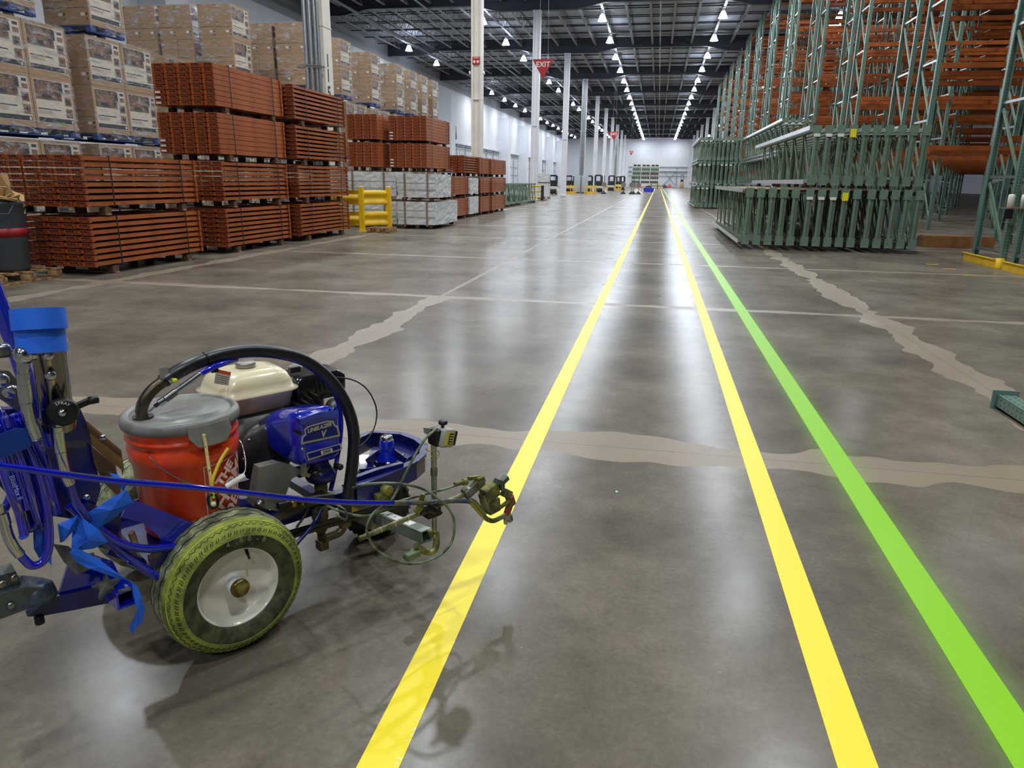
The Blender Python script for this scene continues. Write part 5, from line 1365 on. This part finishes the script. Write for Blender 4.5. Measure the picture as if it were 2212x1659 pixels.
# laser box
lb = P(958,944,.17)
lz = MB().bbox((0,0,0), (.05,.045,.055), .006).build('laser_housing', M_BLACK, A, tuple(P(945,942,.16)), (0,0,0))
l2 = MB().bbox((0,0,0), (.05,.06,.06), .007).build('laser_box', mat('laser_grey',(150,150,142),.45), A, tuple(lb), (-.28,.05,.25))
MB().box((.0255,-.004,0),(.001,.044,.044)).build('laser_label', mat('laser_label',(206,196,84),.5), l2)
MB().box((.0265,.004,0),(.001,.022,.036)).build('laser_print', M_BLACK, l2)
for q in range(4): MB().box((.0275,.004,-.013+.008*q),(.001,.016,.003)).build('print_line', mat('laser_label',(206,196,84)), l2)
MB().bbox((0,.036,0),(.046,.018,.05),.005).cyl((0,.04,0),(0,.052,0),.013,n=10).build('laser_end_cap', M_BLACK, l2)
MB().cyl(P(956,925,.17), P(957,912,.17), .005, n=8).lathe([(.014,0),(.015,.006),(.013,.012),(0,.012)],9,O=P(957,916,.17)).build('laser_knob', M_BLACK, A)
quad('laser_bracket', [(917,924),(936,926),(936,940),(930,942),(918,936)], .155, .006, mat('bracket_silver',(176,182,178),.3,.6), A)
# --- cables
def cable(pts, r, name, m_, k=6): return MB().tube(cr(path(pts), k), r, 7).build(name, m_, A)
CG = mat('cable_green_grey', (120,134,100), .45, var=.3, vscale=25, rgb2=(60,66,50))
cable([(944,926,.18),(917,950,.19),(889,997,.2),(863,1049,.2),(845,1082,.2),(830,1098,.19),(809,1110,.17),(781,1115,.1),(739,1106,0),(705,1092,-.08)], .0042, 'laser_cable', CG)
cable([(762,1054,.1),(793,1046,.15),(851,1044,.2),(910,1055,.22),(953,1082,.23),(976,1110,.24),(982,1138,.24),(974,1174,.24),(946,1202,.24),(898,1218,.24),(851,1211,.23),(811,1185,.22),(795,1157,.21),(793,1134,.2),(809,1106,.19),(840,1090,.19),(898,1073,.19),(969,1054,.19),(990,1044,.19)], .0042, 'trigger_cable', CG)
cable([(700,1088,-.05),(725,1090,0),(745,1102,.02),(750,1118,.03),(742,1122,.03),(725,1110,.02)], .0035, 'cable_loop', CG)
# --- gun
GUN = M_MACH
def gb(u, v, x, d, rot, name, m_, bev=.004, parent=None):
    return MB().bbox((0,0,0), d, bev).build(name, m_, parent or A, tuple(P(u,v,x)), rot)
gb(1022,1052,.19,(.03,.085,.034),(.42,0,0),'trigger_housing',mat('dirty_steel',(132,134,122),.4,.6,var=.3,vscale=24,rgb2=(90,92,60)))
MB().cyl(P(982,1047,.19), P(1002,1041,.19), .008, n=8).cyl(P(1000,1042,.19),P(1008,1040,.19),.011,n=10).build('cable_ferrule', OVER2, A)
MB().bar(P(1012,1034,.19), P(1040,1030,.19), .01, .012).bar(P(1040,1030,.19),P(1046,1040,.19),.01,.01).cyl(P(1030,1036,.2),P(1044,1032,.2),.007,n=8).build('trigger_arm', OVER2, A)
gb(1058,1062,.19,(.04,.06,.05),(.3,0,0),'gun_bracket',OVER2)
gb(1052,1083,.185,(.035,.04,.075),(.25,0,0),'gun_clamp_block',OVER)
gb(1064,1092,.19,(.03,.05,.05),(.1,0,0),'gun_body',OVER2)
MB().bar(P(1072,1102,.205), P(1100,1082,.21), .006, .014).bar(P(1068,1104,.205), P(1076,1096,.205), .008, .01).build('trigger_lever', OVER2, A)
MB().tube(cr(path([(1050,1066,.2),(1054,1060,.2),(1062,1062,.2),(1068,1070,.2)])), .006, 8).build('latch', STEEL, A)
mm = MB(); kp = P(1083,1042,.2)
for k in range(3):
    t = k*2.1+.5; mm.bar(kp, kp+Vector((0,.03*math.cos(t),.026*math.sin(t))), .02, .016)
mm.build('gun_knob', mat('knob_grey_blue',(92,104,92),.4,.5,var=.3), A)
gb(1094,1066,.2,(.026,.036,.03),(-.6,0,0),'gun_head',OVER2)
GR = mat('gun_red', (150,40,32), .4, var=.4, vscale=40, rgb2=(110,84,48))
MB().cyl(P(1100,1072,.2), P(1105,1088,.2), .016, n=14).cyl(P(1104,1082,.2),P(1094,1112,.2),.013,.012,n=14).build('gun_red_body', GR, A)
MB().cyl(P(1097,1106,.2), P(1093,1121,.2), .0125, n=12).cyl(P(1093,1121,.2),P(1092,1132,.2),.010,.006,n=12).build('spray_nozzle', mat('nozzle_steel',(170,172,160),.3,.7), A)
gb(1102,1120,.205,(.012,.02,.028),(.2,0,0),'tip_guard',OVER)
spring([(1018,1082,.2),(1026,1090,.2),(1036,1102,.2),(1043,1110,.2)], .0125, 'hose_spring', None, mat('spring_brass',(160,158,96),.3,.8), .006)
MB().tube(cr(path([(1042,1108,.2),(1050,1120,.2),(1064,1125,.2),(1078,1120,.2),(1092,1112,.2)])), .0085, 10).build('gun_whip_hose', OVER, A)
# --- painter's tape patches and grey tape
def z2(l): return [(a/3.771, 960+b/3.771) for a, b in l]
def bent(px, x, name, m_, amp=.012, seed=1):
    """crumpled tape: polygon fan with uneven depth"""
    rnd = random.Random(seed); pts = [P(u,v,x+rnd.uniform(-amp,amp)) for u,v in px]; c = sum(pts, Vector())/len(pts)+Vector((amp,0,0)); n = len(pts)
    off = Vector((.0012,0,0)); V = pts+[c]; fs = [(k,(k+1)%n,n) for k in range(n)]
    B = [v-off for v in V]; fs2 = [(n+1+n, n+1+(k+1)%n, n+1+k) for k in range(n)]
    return MB().add(V+B, fs+fs2+[(k, n+1+k, n+1+(k+1)%n, (k+1)%n) for k in range(n)]).build(name, m_, A)
bent(z2([(660,590),(780,520),(900,440),(1030,370),(1085,470),(960,580),(800,690)]), .02, 'tape_strip', TAPE, .014, 3)
bent(z2([(660,590),(800,690),(880,795),(760,850),(640,865),(580,880),(590,700)]), .03, 'tape_strip', TAPE, .016, 5)
bent(z2([(470,650),(590,600),(640,570),(610,690),(520,790),(490,800)]), .04, 'tape_strip', TAPE, .012, 7)
bent(z2([(565,880),(640,850),(800,930),(1000,1080),(1090,1120),(960,1090),(720,1010),(610,950)]), .05, 'tape_strip', TAPE, .006, 9)
bent(z2([(1075,1120),(1120,1160),(1150,1235),(1180,1340),(1160,1450),(1110,1490),(1080,1555),(1055,1490),(1100,1440),(1120,1350),(1080,1215)]), .05, 'tape_strip', TAPE, .006, 11)
bent(z2([(270,700),(350,690),(368,780),(350,900),(320,930),(275,850)]), .06, 'tape_strip', mat('tape_dark',(14,62,160),.6), .008, 13)
bent(z2([(890,235),(960,245),(1030,330),(1010,385),(960,330)]), -.02, 'tape_strip', TAPE, .006, 15)
bent(z2([(360,700),(420,760),(420,990),(380,940)]), .0, 'tape_strip', TAPE, .006, 17)
GTP = mat('grey_duct_tape', (104,108,102), .6, var=.15, vscale=20)
bent(z2([(430,810),(560,830),(640,900),(770,880),(745,1010),(630,1065),(520,960)]), .02, 'grey_tape', GTP, .01, 19)
bent(z2([(780,1130),(850,1110),(870,1060),(905,1120),(930,1170),(870,1190),(800,1250),(815,1180)]), .03, 'grey_tape', GTP, .006, 21)
bent(z2([(960,1190),(1060,1160),(1070,1190),(970,1215)]), .045, 'grey_tape', GTP, .004, 23)
for i, (u, v, c) in enumerate(((222,945,(120,150,220)),(187,1074,(160,160,150)))): MB().lathe([(.008,0),(.007,.006),(0,.007)],8,O=P(u,v,-.03),A=(1,-.3,0)).build('panel_bolt', CHROME, A)
MB().bbox(P(108,1121,.0)+Vector((-.2,0,0)), (.02,.05,.02), .004).build('orange_tag', mat('tag_orange',(226,110,40),.5), A) if False else None
# --- front-left warning post: wooden handle under the frame
MB().cyl(P(283,1150,-.12), P(294,1180,-.12), .009, n=10).build('wooden_handle', M_WOOD, A)

# ------------------------------------------------------------------ things riding on the machine
Rz = Matrix.Rotation(TH, 4, 'Z')
def to_world(p): return W0+(Rz.to_3x3() @ p)
# bucket
BO = to_world(Vector((-.225,-.03,.352)))
BK = thing('paint_bucket', 'orange five gallon bucket with a grey lid riding on the blue machine', 'bucket', tuple(BO), TH)
ORB = mat('bucket_orange', (232,70,22), .28, coat=.3)
HB = .355
def br(z): return .132+(.150-.132)*z/HB
MB().lathe([(0,0),(.128,0),(.132,.006),(br(.22),.22),(br(.22)+.006,.225),(br(.24)+.008,.265),(br(.26)+.001,.27),(br(.27)+.001,.285),(br(.29)+.007,.29),(br(.29)+.007,.296),(br(.29)+.001,.30),(br(.31)+.001,.315),(br(.32)+.006,.32),(br(.32)+.006,.326),(br(.32)+.002,.33),(br(.34),.345),(.145,.35)],56).build('bucket_body', ORB, BK)
LID = mat('lid_grey', (134,134,126), .36, var=.12, vscale=9, rgb2=(116,116,110))
MB().lathe([(.154,.322),(.160,.325),(.161,.338),(.158,.350),(.150,.357),(.140,.356),(.137,.350),(.134,.350),(.131,.354),(.06,.357),(0,.358)],64).build('lid', LID, BK)
hole = MB().lathe([(.028,.3588),(0,.3588)],20,O=(.0,0,0)).build('lid_opening', M_BLACK, BK, (.012,-.105,.0006))
# pull tab of the lid, facing the camera
def az(a): return math.radians(a)
def onb(a, z, r=None, e=.001):
    rr = (br(z) if r is None else r)+e; return Vector((rr*math.cos(a), rr*math.sin(a), z))
mm = MB(); n = 16
for i in range(n):
    a_, b_ = az(-14+i*2.7), az(-14+(i+1)*2.7)
    def low(a): 
        d = (math.degrees(a)+14)/43; return .318-.03*min(1, min(d, 1-d)*6)
    V = [onb(a_,.345,.16,.002), onb(b_,.345,.16,.002), onb(b_,low(b_),.172,0), onb(a_,low(a_),.172,0), onb(a_,.345,.15,0), onb(b_,.345,.15,0), onb(b_,low(b_),.166,0), onb(a_,low(a_),.166,0)]
    mm.add(V, [(0,1,2,3),(7,6,5,4),(3,2,6,7),(4,5,1,0)]+([(0,3,7,4)] if i == 0 else [])+([(1,5,6,2)] if i == n-1 else []))
mm.build('lid_tab', LID, BK)
# print on the bucket side
WP = mat('bucket_white_print', (238,196,186), .4)
def wrap_strip(s0, s1, z0, z1, name, n=10):
    m = MB(); a0_ = az(-2); V = []
    for i in range(n+1):
        a = a0_+(s0+(s1-s0)*i/n)/.14
        V += [onb(a, z0, None, .0012), onb(a, z1, None, .0012)]
    return m.add(V, [(2*i,2*i+2,2*i+3,2*i+1) for i in range(n)], 0, True).build(name, WP, BK)
wrap_strip(0,.2,.216,.219,'print_border',24); wrap_strip(0,.0032,0.02,.219,'print_border',2); wrap_strip(0,.2,.02,.023,'print_border',24)
for txt, sz, ox, oy in (('THE', .042, -.052, .052), ('HOME', .066, .0, .008), ('DEPOT', .066, .036, -.045)):
    me = text_mesh(txt, sz, 0, bold=.0022, name='lettering'); ca = math.cos(PI/4)
    cs, cz = .10, .145
    for v in me.vertices:
        x, y = v.co.x, v.co.y
        # rotate 45 degrees, then wrap on the cylinder
        gx, gy = ox*.9+0, oy*.9
        rx = (x)*ca-(y)*ca; ry = (x)*ca+(y)*ca
        ln = {'THE':-.045,'HOME':.0,'DEPOT':.052}[txt]
        s_ = cs+rx+ln*ca; z = cz+ry-ln*ca
        p = onb(az(-2)+s_/.14, z, None, .0016); v.co = p
    me.materials.clear(); me.materials.append(WP); inst(me, BK, name='lettering')
# bail wire and grip
bl_ = lambda u, v, x: (P(u,v,x)-Vector((-.225,-.03,.352)))
MB().tube(cr([bl_(*p) for p in [(322,985,-.09),(345,1008,-.07),(395,1038,-.05),(440,1051,-.05),(488,1053,-.05)]]), .002, 6).tube(cr([bl_(*p) for p in [(522,1028,-.05),(529,1018,-.07),(530,995,-.1),(524,965,-.14),(517,951,-.17)]]), .002, 6).build('bail_wire', CHROME, BK)
MB().cyl(bl_(488,1052,-.045), bl_(528,1027,-.045), .0082, n=12).build('bail_grip', mat('grip_white',(232,226,224),.4), BK)
# bungee cord
BU = thing('bungee_cord', 'cream and yellow bungee cord hooked over the orange bucket', 'bungee cord', tuple(to_world(Vector((0,0,0)))), TH)
YC = mat('bungee_cloth', (224,208,140), .7, rgb2=(90,80,40), vscale=140, var=.1, lo=.3, hi=.4)
MB().tube(cr(path([(440,938,-.045),(444,960,-.04),(449,995,-.03),(455,1035,-.02),(456,1065,-.02),(454,1090,-.02)])), .0046, 8).build('cord', YC, BU)
MB().tube(cr(path([(493,968,-.02),(478,992,-.02),(465,1020,-.015),(458,1045,-.01),(462,1075,-.01)])), .0046, 8).build('cord', mat('bungee_yellow',(226,200,60),.7), BU)
MB().tube(cr(path([(450,1074,-.01),(458,1068,-.01),(468,1074,-.01),(470,1090,-.01),(460,1098,-.01),(452,1090,-.01)]),6,True), .0045, 8, closed=True).build('hook', M_BLACK, BU)
MB().lathe([(0,-.008),(.006,-.006),(.007,0),(.006,.006),(0,.008)],12,O=P(461,1089,.0),A=(1,0,0)).build('hook_ball', mat('pale_green_plastic',(196,204,160),.5), BU)
# tape rolls
for i, (u0, u1, v0_, v1_, lb) in enumerate(((31,147,712,762,'blue painter\'s tape roll, lower of the two stacked on the machine handle'),(20,148,667,712,'blue painter\'s tape roll, upper of the two, slightly shifted'))):
    vm = (v0_+v1_)/2; c0 = P((u0+u1)/2, vm, .08); rad = (P(u1,vm,.08)-P(u0,vm,.08)).length/2; hh = (P(80,v0_,.08)-P(80,v1_,.08)).length
    rad *= .96; t = thing('tape_roll', lb, 'tape roll', tuple(to_world(c0)), TH, 'blue tape rolls')
    axv = Vector((-.19,.07,.98)).normalized()
    MB().lathe([(rad*.6,-hh/2),(rad,-hh/2),(rad,hh/2),(rad*.6,hh/2),(rad*.6,-hh/2)],48,A=axv,smooth=False).build('tape', TAPE, t); MB().lathe([(rad*.56,-hh/2),(rad*.6,-hh/2),(rad*.6,hh/2),(rad*.56,hh/2),(rad*.56,-hh/2)],40,A=axv).build('cardboard_core', M_CARD, t)
# cardboard piece
CB = thing('corrugated_card', 'folded brown corrugated cardboard stuck between the blue console and the bucket', 'cardboard', tuple(W0), TH)
def cq(px, x, m_, th=.004, name='card_panel'):
    o = quad(name, px, x, th, m_, CB); return o
KR_ = mat('card_brown', (142,108,66), .8, var=.2, vscale=20); KD = mat('card_dark', (96,72,44), .8, var=.3, vscale=20)
cq([(178,915),(188,910),(262,972),(268,1012),(262,1040),(240,1000),(196,960)], -.12, KR_); cq([(196,962),(243,1002),(262,1045),(258,1075),(222,1040),(205,1005)], -.10, KD)
cq([(188,918),(262,978),(262,984),(189,926)], -.115, KD); cq([(250,1005),(262,1015),(266,1038),(254,1026)], -.095, M_STK, .002)
# trailer coupler
TCO = thing('trailer_coupler', 'grey steel coupler with a ball housing, reaching in from the left edge', 'coupler', tuple(W0), TH)
CGR = mat('coupler_grey', (92,98,94), .4, .5, var=.3, vscale=16, rgb2=(60,84,120), lo=.35, hi=.55)
quad('coupler_channel', [(-60,1300),(0,1283),(60,1268),(95,1270),(110,1285),(108,1300),(70,1312),(0,1338),(-60,1358)], .01, .07, CGR, TCO)
MB().lathe([(0,.034),(.02,.031),(.034,.018),(.038,0),(.040,-.012),(.034,-.016)],28,O=P(82,1281,-.02)).build('ball_housing', CGR, TCO)
quad('latch_plate', [(-60,1262),(0,1243),(34,1234),(46,1262),(0,1285),(-60,1300)], -.01, .05, mat('latch_grey',(84,90,88),.45,.4), TCO)
for u, v in ((5,1262),(31,1249),(24,1308)): MB().lathe([(.009,0),(.009,.004),(.005,.006),(0,.006)],14,O=P(u,v,.005 if v < 1300 else .012),A=(1,0,0)).build('bolt', STEEL, TCO)
for k in (-1,): MB().bar(P(-60,1330,.0), P(-200,1370,.0), .06, .06).build('drawbar', CGR, TCO)
